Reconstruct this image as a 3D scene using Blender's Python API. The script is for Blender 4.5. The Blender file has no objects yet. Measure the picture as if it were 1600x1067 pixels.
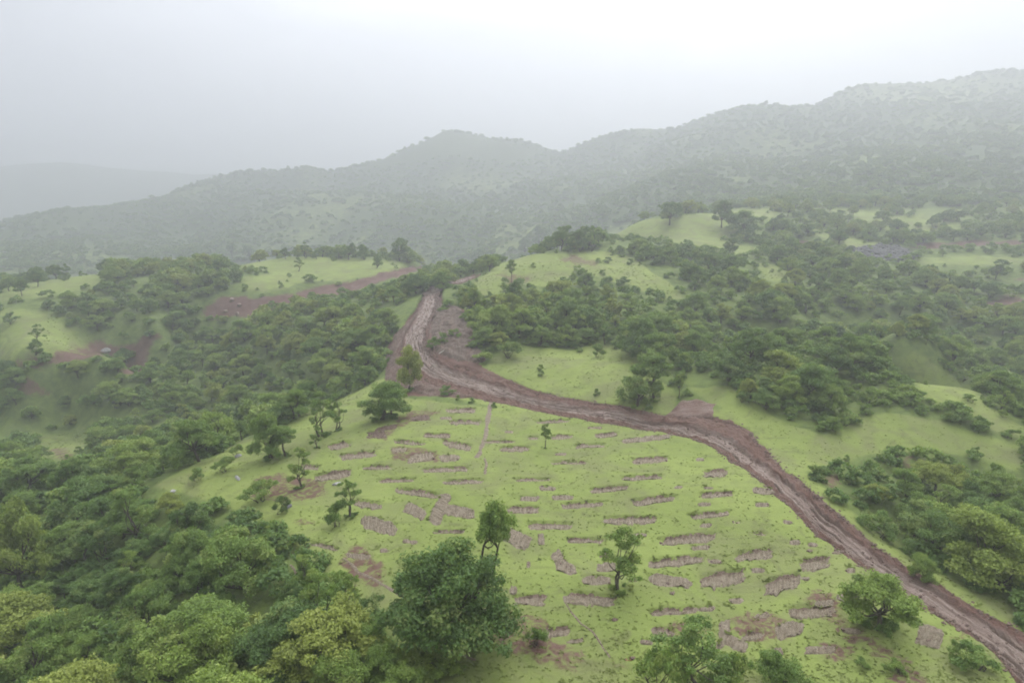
import bpy, bmesh, math, random
import numpy as np
from mathutils import Vector, Matrix

scene = bpy.context.scene
col = scene.collection
random.seed(7)
rng = np.random.default_rng(7)

# ------------------------------------------------------------------ camera
F_PX = 1062.0                      # focal length in pixels of the 1600 x 1067 frame
CAM_Z = 30.0
PITCH = math.radians(12.4)         # the drone camera looks slightly down
cam_data = bpy.data.cameras.new('drone_camera')
cam_data.sensor_width = 36.0
cam_data.lens = F_PX / 1600.0 * 36.0
cam_data.clip_start = 0.5
cam_data.clip_end = 9000.0
cam = bpy.data.objects.new('drone_camera', cam_data)
col.objects.link(cam)
cam.location = (0.0, 0.0, CAM_Z)
cam.rotation_euler = (math.radians(90.0) - PITCH, 0.0, 0.0)
scene.camera = cam

# ------------------------------------------------------------------ sky, sun, exposure
SUN_EL, SUN_AZ = math.radians(42.0), math.radians(24.0)      # azimuth from +Y towards +X
world = bpy.data.worlds.new('World')
scene.world = world
world.use_nodes = True
wt = world.node_tree
wt.nodes.clear()
def wn(t, **kw):
    n = wt.nodes.new(t)
    for k, v in kw.items():
        setattr(n, k, v)
    return n
w_out = wn('ShaderNodeOutputWorld')
w_bg = wn('ShaderNodeBackground')
w_bg.inputs['Strength'].default_value = 0.1
w_sky = wn('ShaderNodeTexSky')
w_sky.sky_type = 'NISHITA'
w_sky.sun_disc = False
w_sky.sun_elevation = SUN_EL
w_sky.sun_rotation = SUN_AZ
w_sky.air_density, w_sky.dust_density, w_sky.ozone_density = 1.0, 3.0, 1.0
w_tc = wn('ShaderNodeTexCoord')
w_map = wn('ShaderNodeMapping')
w_map.inputs['Scale'].default_value = (1.0, 1.0, 2.6)
w_noise = wn('ShaderNodeTexNoise')
w_noise.inputs['Scale'].default_value = 2.3
w_noise.inputs['Detail'].default_value = 5.0
w_noise.inputs['Roughness'].default_value = 0.52
w_noise.inputs['Distortion'].default_value = 0.4
w_ramp = wn('ShaderNodeValToRGB')
w_ramp.color_ramp.elements[0].position = 0.37
w_ramp.color_ramp.elements[0].color = (4.5, 4.6, 4.85, 1)
w_ramp.color_ramp.elements[1].position = 0.63
w_ramp.color_ramp.elements[1].color = (9.3, 9.35, 9.55, 1)
# an overcast sky is brighter round the veiled sun
w_dot = wn('ShaderNodeVectorMath', operation='DOT_PRODUCT')
w_dot.inputs[1].default_value = (math.sin(SUN_AZ) * math.cos(SUN_EL), math.cos(SUN_AZ) * math.cos(SUN_EL), math.sin(SUN_EL))
w_rng = wn('ShaderNodeMapRange')
w_rng.inputs['From Min'].default_value = 0.35
w_rng.inputs['From Max'].default_value = 1.0
w_rng.inputs['To Min'].default_value = 0.56
w_rng.inputs['To Max'].default_value = 2.1
w_mul = wn('ShaderNodeMix', data_type='RGBA', blend_type='MULTIPLY')
w_mul.inputs['Factor'].default_value = 1.0
w_mix = wn('ShaderNodeMix', data_type='RGBA')
w_mix.inputs['Factor'].default_value = 0.88
# and brighter overhead than at the horizon, as cloud cover is
w_sep = wn('ShaderNodeSeparateXYZ')
w_zen = wn('ShaderNodeMapRange')
w_zen.inputs['From Min'].default_value = 0.0
w_zen.inputs['From Max'].default_value = 1.0
w_zen.inputs['To Min'].default_value = 0.32
w_zen.inputs['To Max'].default_value = 1.85
w_mul2 = wn('ShaderNodeMix', data_type='RGBA', blend_type='MULTIPLY')
w_mul2.inputs['Factor'].default_value = 1.0
L = wt.links.new
L(w_tc.outputs['Generated'], w_map.inputs['Vector'])
L(w_map.outputs['Vector'], w_noise.inputs['Vector'])
L(w_noise.outputs['Fac'], w_ramp.inputs['Fac'])
L(w_tc.outputs['Generated'], w_dot.inputs[0])
L(w_dot.outputs['Value'], w_rng.inputs['Value'])
L(w_ramp.outputs['Color'], w_mul.inputs['A'])
L(w_rng.outputs['Result'], w_mul.inputs['B'])
L(w_sky.outputs['Color'], w_mix.inputs['A'])
L(w_tc.outputs['Generated'], w_sep.inputs[0])
L(w_sep.outputs['Z'], w_zen.inputs['Value'])
L(w_mul.outputs['Result'], w_mul2.inputs['A'])
L(w_zen.outputs['Result'], w_mul2.inputs['B'])
L(w_mul2.outputs['Result'], w_mix.inputs['B'])
L(w_mix.outputs['Result'], w_bg.inputs['Color'])
L(w_bg.outputs['Background'], w_out.inputs['Surface'])

sun_data = bpy.data.lights.new('sun', 'SUN')
sun_data.energy = 1.4
sun_data.angle = math.radians(20.0)
sun_data.color = (1.0, 0.97, 0.92)
sun = bpy.data.objects.new('sun', sun_data)
col.objects.link(sun)
sun.location = (60, 60, 150)
sun.rotation_euler = Vector((math.sin(SUN_AZ) * math.cos(SUN_EL), math.cos(SUN_AZ) * math.cos(SUN_EL), math.sin(SUN_EL))).to_track_quat('Z', 'Y').to_euler()

scene.view_settings.view_transform = 'Standard'
scene.view_settings.look = 'None'
scene.view_settings.exposure = 1.14
scene.view_settings.gamma = 1.0
scene.view_settings.use_curve_mapping = False
scene.render.engine = 'CYCLES'
scene.cycles.use_denoising = True
scene.cycles.filter_width = 1.9
scene.cycles.max_bounces = 6
scene.cycles.diffuse_bounces = 3
scene.cycles.glossy_bounces = 2
scene.cycles.transmission_bounces = 3
scene.cycles.transparent_max_bounces = 6
scene.cycles.volume_bounces = 2

HAZE_DENSITY = 0.00140

# ------------------------------------------------------------------ pixel <-> world helpers (survey of the photograph)
CP, SP = math.cos(PITCH), math.sin(PITCH)
def ray(px, py):
    dx = (np.asarray(px, float) - 800.0) / F_PX
    dy = (533.5 - np.asarray(py, float)) / F_PX
    return dx, CP + dy * SP, -SP + dy * CP
def survey(px, py, Y):
    rx, ry, rz = ray(px, py)
    t = Y / ry
    return rx * t, Y, CAM_Z + rz * t
def project(x, y, z):
    dz = z - CAM_Z
    depth = y * CP - dz * SP
    up = y * SP + dz * CP
    depth = np.where(depth < 0.1, 0.1, depth)
    return 800.0 + F_PX * x / depth, 533.5 - F_PX * up / depth, depth

# ------------------------------------------------------------------ noise
def _hash(ix, iy, seed):
    n = (ix.astype(np.int64) * 374761393 + iy.astype(np.int64) * 668265263 + seed * 1442695041) & 0x7fffffff
    n = ((n ^ (n >> 13)) * 1274126177) & 0x7fffffff
    n = (n ^ (n >> 16)) & 0xffff
    return n / 65535.0
def vnoise(x, y, seed=0):
    ix, iy = np.floor(x), np.floor(y)
    fx, fy = x - ix, y - iy
    ux, uy = fx * fx * (3 - 2 * fx), fy * fy * (3 - 2 * fy)
    a, b = _hash(ix, iy, seed), _hash(ix + 1, iy, seed)
    c, d = _hash(ix, iy + 1, seed), _hash(ix + 1, iy + 1, seed)
    return (a * (1 - ux) + b * ux) * (1 - uy) + (c * (1 - ux) + d * ux) * uy
def fbm(x, y, octaves=4, seed=0, gain=0.5):
    s, a, tot = 0.0, 1.0, 0.0
    for o in range(octaves):
        s = s + a * (vnoise(x * 2 ** o + 17.3 * o, y * 2 ** o - 9.1 * o, seed + o) - 0.5)
        tot += a
        a *= gain
    return s / tot * 2.0

# ------------------------------------------------------------------ terrain heights from a survey of spots (pixel column, row, metres ahead)
SPOTS = [
    # the near spur with the dug strips
    (800,1067,33),(800,980,37.5),(800,900,44),(800,800,54),(800,700,69.5),(800,640,83),(1000,1000,36.5),(1000,850,49),(1000,720,65.5),
    (1200,1000,36.8),(1200,870,47),(1200,750,60),(1050,690,72),(650,700,69),(650,640,84),(600,720,66),(500,760,62),(420,830,54),
    (450,900,46.5),(550,950,41.5),(600,1060,34.2),(700,1000,36.8),(560,640,87),
    # the track
    (1595,1030,35.2),(1450,930,41.7),(1300,815,52.8),(1150,690,71.5),(1000,655,80),(900,635,86),(800,612,92),(700,590,100),
    (645,565,107),(640,530,119),(660,490,138),(675,458,158),(700,442,176),(740,430,192),
    # beyond the track
    (800,585,98),(850,560,106),(900,540,113),(760,560,106),(830,505,124),(740,480,140),(900,470,143),(900,430,166),(820,420,172),(790,430,170),(880,393,196),(930,395,193),(840,397,194),
    (1000,600,89),(1000,560,101),(1000,500,124),(1000,430,163),(1040,400,190),(1070,630,84),(1150,610,84),(1150,560,99),(1150,470,148),(1240,655,76),(1240,560,108),(1300,620,84),(1400,650,79),(1350,560,110),
    (1500,680,76),(1600,712,71.5),(1420,545,116),(1520,612,92),(1300,450,172),(1250,500,138),(1400,470,165),(1100,400,196),
    (930,378,226),(1000,350,258),(1100,335,282),(1200,328,295),(1190,380,232),(1280,390,226),
    # right gully below the track
    (1340,740,65),(1400,780,60),(1430,850,55),(1480,840,57.5),(1550,850,57),(1600,780,64),(1600,900,48),(1560,950,42.5),(1640,1000,39.5),(1520,760,67),
    # far right slope
    (1500,560,146),(1600,560,142),(1600,640,118),(1500,480,176),(1600,480,172),(1450,430,205),(1550,420,212),(1500,385,245),(1400,388,240),(1600,380,248),(1300,350,275),
    (1500,330,315),(1400,300,380),(1300,290,410),(1600,300,370),(1500,260,440),(1600,230,500),(1400,230,560),(1250,250,540),(1500,190,640),(1600,170,680),(1400,170,720),
    # left side of the spur and the left valley
    (600,590,108),(480,645,92),(380,695,80),(240,757,68),(310,780,63.5),(300,860,54),(330,980,43.5),
    (300,1067,38.5),(100,1067,43),(0,1067,45.5),(0,900,66),(200,900,55.5),(100,780,84),(0,700,126),(100,650,145),(200,600,166),(300,560,180),(130,700,121),
    (480,560,143),(420,600,146),(560,500,152),(620,462,168),(400,520,168),(400,482,191),(330,470,196),(250,500,178),(400,455,201),(500,440,214),(560,455,196),(500,470,192),(620,418,234),(660,418,236),
    (450,418,238),(450,403,268),(560,403,268),(640,404,268),(300,420,236),(150,432,222),(200,470,194),(0,465,196),(60,530,160),(150,548,152),(0,560,150),(0,620,150),(0,500,175),(80,450,206),
    # mountain foot and slopes
    (0,400,470),(150,390,490),(600,384,510),(380,388,500),(200,370,580),(450,340,570),(450,300,690),(300,330,640),(100,360,600),(700,330,540),(800,368,480),(900,330,540),(900,280,650),(700,280,720),(800,300,640),(1050,270,540),(1150,300,440),(1200,230,620),(1000,300,480),(1350,200,660),
    # skyline, left to right
    (-150,385,690),(0,352,700),(100,335,715),(200,319,730),(300,290,750),(350,279,760),(400,271,770),(470,267,775),(530,268,775),
    (560,259,788),(575,255,795),(600,249,805),(620,241,815),(640,235,822),(660,228,828),(675,219,833),(688,208,837),(700,203,840),(714,206,842),(735,212,844),(760,220,846),(795,226,848),(830,226,850),(850,233,850),(870,239,850),(890,233,850),(920,221,852),(960,211,852),(1010,207,850),(1050,204,838),(1100,183,830),(1160,167,810),(1200,166,805),(1225,168,808),(1245,169,810),(1270,167,818),(1288,160,826),
    (1310,144,860),(1350,134,885),(1400,137,895),(1440,138,900),(1490,127,905),(1540,114,910),(1580,118,915),(1640,127,920),(1760,150,930),
    (1350,141,835),(1400,143,845),(1440,143,850),(1490,134,855),(1050,216,790),(1010,218,800),(1100,198,780),(870,249,815),
    # the faded range far to the left
    (-200,272,1400),(0,266,1370),(60,260,1360),(110,260,1360),(160,268,1375),(250,271,1400),(340,274,1440),(430,278,1480),(-200,282,1600),(0,282,1580),(110,280,1570),(250,284,1600),(400,288,1650),
]
HIDDEN = [  # world x, y, z: ground the camera cannot see (behind brows, outside the frame, behind the ridges)
    (0,0,3),(0,15,3),(20,15,3),(-20,15,0),(45,20,1),(-45,20,-6),(-80,40,-9),(0,-30,3),(60,-30,0),(-60,-30,-6),
    (70,60,-2),(90,90,-6),(75,40,-1),(120,120,-6),(140,60,-6),(-120,80,-10),(-160,140,-6),
    (50,118,-7),(66,112,-10),(85,100,-9),(72,140,-5),(100,130,-9),
    (-48,92,-8),(-40,106,-8),(-62,80,-8),(-30,125,-6),
    (10,235,4),(35,240,6),(-20,235,0),(-30,260,-4),
    (-60,330,-22),(-110,325,-24),(-20,330,-14),(-100,420,-28),(-200,420,-30),(0,420,-18),(-170,290,-10),(-200,240,-4),(30,300,2),
    (-260,900,10),(-400,860,-20),(-120,880,35),(-520,820,-45),(-620,1000,-60),(-450,1150,-50),(-250,1150,0),
    (-60,1250,50),(150,1200,50),(350,1150,70),(600,1200,110),(850,1100,90),(900,700,90),(700,500,70),(500,300,30),(400,150,5),(300,60,0),
    (-700,500,-50),(-500,300,-20),(-900,900,-70),(-750,1150,-70),(-400,1200,-50),(-1500,1800,20),(-1100,2100,60),(-400,2200,60),(200,2300,60),(800,2300,90),(1600,2200,120),(1500,1000,120),(1200,300,60),
]
def farther(y, side):
    """the mountain stands further off than first paced out, more so on the left"""
    k = 1.20 - 0.18 * min(max((side + 0.05) / 0.45, 0.0), 1.0)
    return 330 + (y - 330) * k if y > 330 else y
def side_px(a):
    return (a - 800.0) / F_PX
pts = [survey(a, b, farther(c, side_px(a))) for a, b, c in SPOTS]
for a, b, c in SPOTS:                       # the ground falls away behind the skyline
    if 690 <= c <= 930 and b < 390 and -160 < a < 1700 and (c >= 800 or a < 540):
        pts.append(survey(a, b + 20, farther(c, side_px(a)) + 70.0))
    elif 940 <= c <= 960 or 915 <= c < 940 and 540 < a < 900:
        pts.append(survey(a, b + 26, farther(c, side_px(a)) + 60.0))
for a, b, c in HIDDEN:
    k_ = farther(b, a / b) / b if b > 330 else 1.0
    pts.append((a * k_, b * k_, CAM_Z + (c - CAM_Z) * k_))
pts = np.array([(float(a), float(b), float(c)) for a, b, c in pts])
def relief(x, y):
    """uneven ground on top of the surveyed surface: small humps near, gullies on the mountain"""
    near = 0.10 * fbm(x / 3.1, y / 3.1, 3, 3) + 0.28 * fbm(x / 14.0, y / 14.0, 3, 5)
    f = np.clip((y - 200) / 500.0, 0, 1)
    g = fbm(x / 85.0, y / 150.0, 5, 11, 0.55)
    r = 1.0 - np.abs(fbm(x / 120.0 + 3.3, y / 210.0, 3, 23)) * 2.2
    far = 9.0 * g + 12.0 * (r - 0.5)
    step_ = np.clip((y - 120) / 120.0, 0, 1)
    mid = 0.8 * fbm(x / 26.0, y / 26.0, 3, 31)
    return near + far * f * (0.85 - 0.45 * np.clip((y - 700) / 400, 0, 1)) + mid * step_
Y0 = 55.0
def warp(x, y):
    d = np.maximum(y, -25.0) + Y0
    return np.stack([x / d * 2.0, np.log(d) * 2.0], -1), d
P, D = warp(pts[:, 0], pts[:, 1])
def kern(r2):
    return np.where(r2 > 1e-12, 0.5 * r2 * np.log(r2 + 1e-12), 0.0)
def solve_surface():
    n = len(P)
    r2 = ((P[:, None, :] - P[None, :, :]) ** 2).sum(-1)
    A = np.zeros((n + 3, n + 3))
    A[:n, :n] = kern(r2) + np.eye(n) * 0.0004
    A[:n, n] = 1
    A[:n, n + 1:] = P
    A[n, :n] = 1
    A[n + 1:, :n] = P.T
    b = np.zeros(n + 3)
    b[:n] = (pts[:, 2] - relief(pts[:, 0], pts[:, 1]) - CAM_Z) / D
    return np.linalg.solve(A, b)
COEF = solve_surface()
def surface(x, y):
    shape = x.shape
    q, d = warp(x.ravel(), y.ravel())
    out = np.empty(len(q))
    n = len(P)
    for i in range(0, len(q), 20000):
        s = q[i:i + 20000]
        r2 = ((s[:, None, 0] - P[None, :, 0]) ** 2 + (s[:, None, 1] - P[None, :, 1]) ** 2)
        out[i:i + 20000] = kern(r2) @ COEF[:n] + COEF[n] + s @ COEF[n + 1:]
    return CAM_Z + (out * d).reshape(shape)

def axis(lo, hi, flo, fhi, step, growth):
    a = list(np.arange(flo, fhi + 1e-6, step))
    s, v = step, a[-1]
    while v < hi:
        s *= growth
        v += s
        a.append(v)
    s, v = step, a[0]
    while v > lo:
        s *= growth
        v -= s
        a.insert(0, v)
    return np.array(a)
STEP = 0.24
GX = axis(-3200, 3200, -36, 40, STEP, 1.045)
GY = axis(-28, 3400, 31, 98, STEP, 1.0135)
# coarse surface first, then smooth interpolation for speed
CX = axis(-3300, 3300, -60, 60, 2.0, 1.06)
CY = axis(-40, 3500, 20, 130, 2.0, 1.02)
cxx, cyy = np.meshgrid(CX, CY)
CZ = surface(cxx, cyy)
def _cubic(f):
    return (-0.5 * f + f * f - 0.5 * f ** 3, 1 - 2.5 * f * f + 1.5 * f ** 3, 0.5 * f + 2 * f * f - 1.5 * f ** 3, -0.5 * f * f + 0.5 * f ** 3)
def coarse(x, y):
    x, y = np.asarray(x, float), np.asarray(y, float)
    i = np.clip(np.searchsorted(CX, x) - 1, 1, len(CX) - 3)
    j = np.clip(np.searchsorted(CY, y) - 1, 1, len(CY) - 3)
    fx = np.clip((x - CX[i]) / (CX[i + 1] - CX[i]), 0, 1)
    fy = np.clip((y - CY[j]) / (CY[j + 1] - CY[j]), 0, 1)
    wx, wy = _cubic(fx), _cubic(fy)
    z = 0.0
    for b in range(4):
        row = 0.0
        for a in range(4):
            row = row + wx[a] * CZ[j - 1 + b, i - 1 + a]
        z = z + wy[b] * row
    return z
gxx, gyy = np.meshgrid(GX, GY)
GZ = coarse(gxx, gyy) + relief(gxx, gyy)           # ground heights on the terrain grid
def lookup(grid, x, y):
    x, y = np.asarray(x, float), np.asarray(y, float)
    i = np.clip(np.searchsorted(GX, x) - 1, 0, len(GX) - 2)
    j = np.clip(np.searchsorted(GY, y) - 1, 0, len(GY) - 2)
    fx = np.clip((x - GX[i]) / (GX[i + 1] - GX[i]), 0, 1)
    fy = np.clip((y - GY[j]) / (GY[j + 1] - GY[j]), 0, 1)
    return (grid[j, i] * (1 - fx) + grid[j, i + 1] * fx) * (1 - fy) + (grid[j + 1, i] * (1 - fx) + grid[j + 1, i + 1] * fx) * fy
def base_h(x, y):
    return lookup(GZ, x, y)
def cast(px, py, h=None, tmin=20.0, tmax=3600.0):
    """where the sight line through a pixel first meets the ground"""
    h = h or base_h
    px, py = np.atleast_1d(np.asarray(px, float)), np.atleast_1d(np.asarray(py, float))
    rx, ry, rz = ray(px, py)
    ts = np.geomspace(tmin, tmax, 700)
    hit = np.full(len(px), np.nan)
    for k in range(0, len(px), 2000):
        s = slice(k, k + 2000)
        X = rx[s, None] * ts; Y = ry[s, None] * ts; Z = CAM_Z + rz[s, None] * ts
        below = Z < h(X, Y)
        first = below.argmax(1)
        ok = below.any(1) & (first > 0)
        lo, hi = ts[np.maximum(first - 1, 0)], ts[first]
        for _ in range(14):
            m = 0.5 * (lo + hi)
            bl = CAM_Z + rz[s] * m < h(rx[s] * m, ry[s] * m)
            hi = np.where(bl, m, hi); lo = np.where(bl, lo, m)
        hit[s] = np.where(ok, hi, np.nan)
    return np.stack([rx * hit, ry * hit, CAM_Z + rz * hit], -1)

# ------------------------------------------------------------------ polygons in the survey picture
def in_poly(px, py, poly):
    px, py = np.asarray(px, float), np.asarray(py, float)
    inside = np.zeros(px.shape, bool)
    n = len(poly)
    for i in range(n):
        x1, y1 = poly[i]
        x2, y2 = poly[(i + 1) % n]
        if y1 == y2:
            continue
        c = ((y1 > py) != (y2 > py)) & (px < (x2 - x1) * (py - y1) / (y2 - y1) + x1)
        inside ^= c
    return inside
def poly_dist(x, y, poly):
    """signed distance to a closed outline, positive inside"""
    d2 = np.full(np.shape(x), 1e18)
    n = len(poly)
    for i in range(n):
        ax, ay = poly[i]
        bx, by = poly[(i + 1) % n]
        ex, ey = bx - ax, by - ay
        t = np.clip(((x - ax) * ex + (y - ay) * ey) / max(ex * ex + ey * ey, 1e-9), 0, 1)
        d2 = np.minimum(d2, (x - ax - t * ex) ** 2 + (y - ay - t * ey) ** 2)
    d = np.sqrt(d2)
    return np.where(in_poly(x, y, poly), d, -d)
def sstep(a, b, v):
    t = np.clip((v - a) / (b - a), 0, 1)
    return t * t * (3 - 2 * t)

SPUR = [(236,760),(300,728),(380,690),(440,665),(480,645),(560,610),(600,590),(640,622),(800,640),(950,667),(1080,686),(1150,728),(1220,780),(1320,868),(1450,955),(1590,1066),
        (1600,1090),(650,1090),(640,1020),(600,985),(560,950),(525,905),(475,862),(430,830),(370,798),(330,785),(300,775)]
CLEAR = [SPUR,
    [(760,570),(790,540),(900,545),(950,540),(1000,562),(1040,600),(1060,618),(1050,645),(960,632),(830,605),(765,585)],
    [(1070,605),(1140,605),(1170,625),(1220,660),(1290,680),(1340,655),(1400,645),(1480,660),(1560,685),(1600,710),(1600,738),(1500,708),(1400,700),(1300,725),(1240,745),(1190,690),(1120,632)],
    [(1402,545),(1425,543),(1470,575),(1525,605),(1545,632),(1600,668),(1600,692),(1500,642),(1440,618)],
    [(1330,810),(1400,855),(1450,888),(1600,952),(1600,987),(1500,935),(1400,872),(1320,812)],
    [(745,440),(790,405),(830,397),(930,391),(985,403),(1020,425),(1060,455),(1065,475),(1000,452),(960,440),(900,425),(870,447),(800,442),(770,465),(745,470)],
    [(930,362),(1000,345),(1060,338),(1110,330),(1200,325),(1220,335),(1150,360),(1130,375),(1190,390),(1160,400),(1090,385),(1040,375),(980,372)],
    [(1178,408),(1212,415),(1245,442),(1200,442)],
    [(350,408),(450,402),(560,404),(640,408),(640,414),(590,430),(540,437),(470,440),(440,452),(385,455),(380,432),(440,428),(400,420)],
    [(0,455),(60,440),(110,425),(165,418),(162,440),(120,455),(60,466),(0,474)],
    [(0,480),(50,480),(110,510),(145,530),(140,547),(80,552),(30,564),(0,562)],
    [(60,682),(120,676),(138,690),(115,725),(80,716)],
    [(1440,405),(1500,398),(1560,400),(1600,405),(1600,412),(1450,416)],
]
FAR_GRASS = [[(1290,160),(1350,130),(1440,131),(1540,109),(1600,116),(1600,150),(1520,160),(1440,166),(1350,160)],[(1400,180),(1480,175),(1560,185),(1500,200),(1420,195)],[(1180,235),(1230,228),(1260,240),(1210,250)]]
BARE_PEAK = [(545,266),(640,234),(690,205),(705,202),(790,222),(862,236),(800,250),(690,240),(600,258)]
SOIL = [
    [(308,488),(330,468),(370,460),(400,463),(440,458),(500,444),(560,435),(630,416),(660,411),(672,415),(620,430),(570,446),(530,458),(480,468),(440,478),(400,490),(350,494),(330,502)],
    [(20,566),(80,551),(130,540),(165,528),(178,548),(110,562),(40,578)],
    [(188,545),(215,525),(260,512),(300,520),(240,532),(222,556),(236,582),(190,582)],
    [(22,590),(60,584),(70,612),(40,622)],
    [(80,700),(95,697),(118,716),(100,722)],
    [(600,594),(604,550),(616,520),(640,494),(662,455),(690,448),(690,470),(722,474),(730,502),(742,517),(746,544),(760,562),(745,570),(800,600),(760,625),(700,620),(640,618)],
    [(1424,376),(1600,375),(1600,381),(1500,384),(1424,388)],
    [(1215,372),(1280,376),(1280,382),(1215,380)],
    [(1535,470),(1600,450),(1600,470),(1560,490)],
    [(1585,440),(1600,420),(1600,450)],
]
SOFT_SOIL = [
    [(1130,960),(1200,950),(1260,975),(1230,1005),(1150,1005)],[(1240,925),(1300,920),(1335,950),(1270,968)],[(1280,1000),(1345,1008),(1335,1042),(1275,1030)],[(1030,970),(1100,962),(1112,992),(1050,1000)],[(780,960),(830,955),(870,980),(800,990)],[(600,690),(680,700),(700,725),(610,720)],
    [(870,402),(905,398),(950,405),(925,415),(880,414)],[(770,430),(800,425),(840,432),(800,445)],
    [(845,1025),(880,1016),(920,1026),(905,1050),(850,1046)],[(1470,985),(1505,985),(1520,1005),(1480,1012)],[(945,1025),(975,1022),(980,1050),(945,1052)],
    [(385,775),(395,742),(440,738),(500,748),(525,775),(440,792)],
    [(520,875),(565,845),(600,878),(608,925),(550,915)],
    [(765,965),(800,942),(850,985),(925,1020),(905,1052),(840,1042),(760,1005)],
    [(1270,962),(1312,955),(1355,985),(1425,1030),(1475,1080),(1380,1080),(1390,1042),(1320,1002)],
    [(440,812),(470,806),(500,815),(480,826)],[(560,690),(640,640),(700,640),(640,665),(600,690)],[(1290,735),(1330,745),(1310,770),(1280,750)],[(1395,700),(1450,715),(1430,735),(1390,725)],
]
ROCKY = [[(1335,392),(1360,386),(1405,385),(1424,396),(1395,406),(1350,402)]]

# ------------------------------------------------------------------ the mud track: pairs of band edges (left in driving direction up the hill, right), carriageway fractions
TRACK = [
    ((1640,1130),(1680,1030),.12,.72),((1590,1066),(1602,988),.10,.72),((1558,1022),(1550,963),.08,.70),((1531,1004),(1504,936),.10,.68),((1482,979),(1469,914),.12,.68),((1442,952),(1434,893),.12,.68),((1395,920),(1399,871),.10,.66),
    ((1351,888),(1367,850),.12,.66),((1318,866),(1326,815),.14,.66),((1254,815),(1286,776),.18,.66),((1219,778),(1262,762),.22,.66),((1176,744),(1226,735),.24,.62),
    ((1129,708),(1198,699),.20,.58),((1106,693),(1180,678),.18,.54),((1081,684),(1150,660),.16,.52),((1050,678),(1118,650),.18,.55),((1005,670),(1040,648),.22,.60),
    ((960,665),(965,634),.26,.72),((901,654),(901,624),.30,.70),((834,641),(834,607),.30,.70),((768,629),(768,587),.36,.72),((725,618),(728,572),.40,.78),((690,604),(700,565),.36,.80),
    ((655,592),(682,556),.30,.82),((632,570),(671,545),.28,.86),((624,545),(669,530),.20,.86),((631,522),(671,509),.16,.90),((646,498),(680,489),.16,.92),((656,478),(687,471),.14,.92),((664,458),(687,455),.08,.92),
    ((676,447),(694,447),.10,.85),((704,441),(722,443),.15,.8),((728,433),(742,435),.15,.8),((744,428),(752,429),.2,.8)]
def lerp_rows(rows, step):
    a = cast([r[0][0] for r in rows], [r[0][1] for r in rows])
    b = cast([r[1][0] for r in rows], [r[1][1] for r in rows])
    v = np.hstack([a[:, :2], b[:, :2], np.array([[r[2], r[3]] for r in rows])])
    mid = 0.5 * (v[:, :2] + v[:, 2:4])
    s = np.concatenate([[0], np.cumsum(np.linalg.norm(np.diff(mid, axis=0), axis=1))])
    t = np.arange(0, s[-1], step)
    out = np.stack([np.interp(t, s, v[:, k]) for k in range(6)], 1)
    k = int(2.4 / step) | 1
    ker = np.hanning(k + 2)[1:-1]
    ker /= ker.sum()
    pad = np.pad(out, ((k // 2, k // 2), (0, 0)), mode='edge')
    out = np.stack([np.convolve(pad[:, c], ker, 'valid') for c in range(6)], 1)
    return out, t
track_rows, track_s = lerp_rows(TRACK, 0.2)
# ragged edges
_n = len(track_rows)
_jl = 0.8 * fbm(track_s / 2.3, track_s * 0 + 1.7, 4, 41)
_jr = 0.8 * fbm(track_s / 2.1, track_s * 0 + 7.7, 4, 43)
_ax = track_rows[:, 2:4] - track_rows[:, :2]
_ax /= np.linalg.norm(_ax, axis=1)[:, None]
track_rows[:, :2] += _ax * _jl[:, None]
track_rows[:, 2:4] += _ax * _jr[:, None]
TRACK_OUTLINE = [tuple(p) for p in track_rows[::4, :2]] + [tuple(p) for p in track_rows[::-4, 2:4]]

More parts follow.
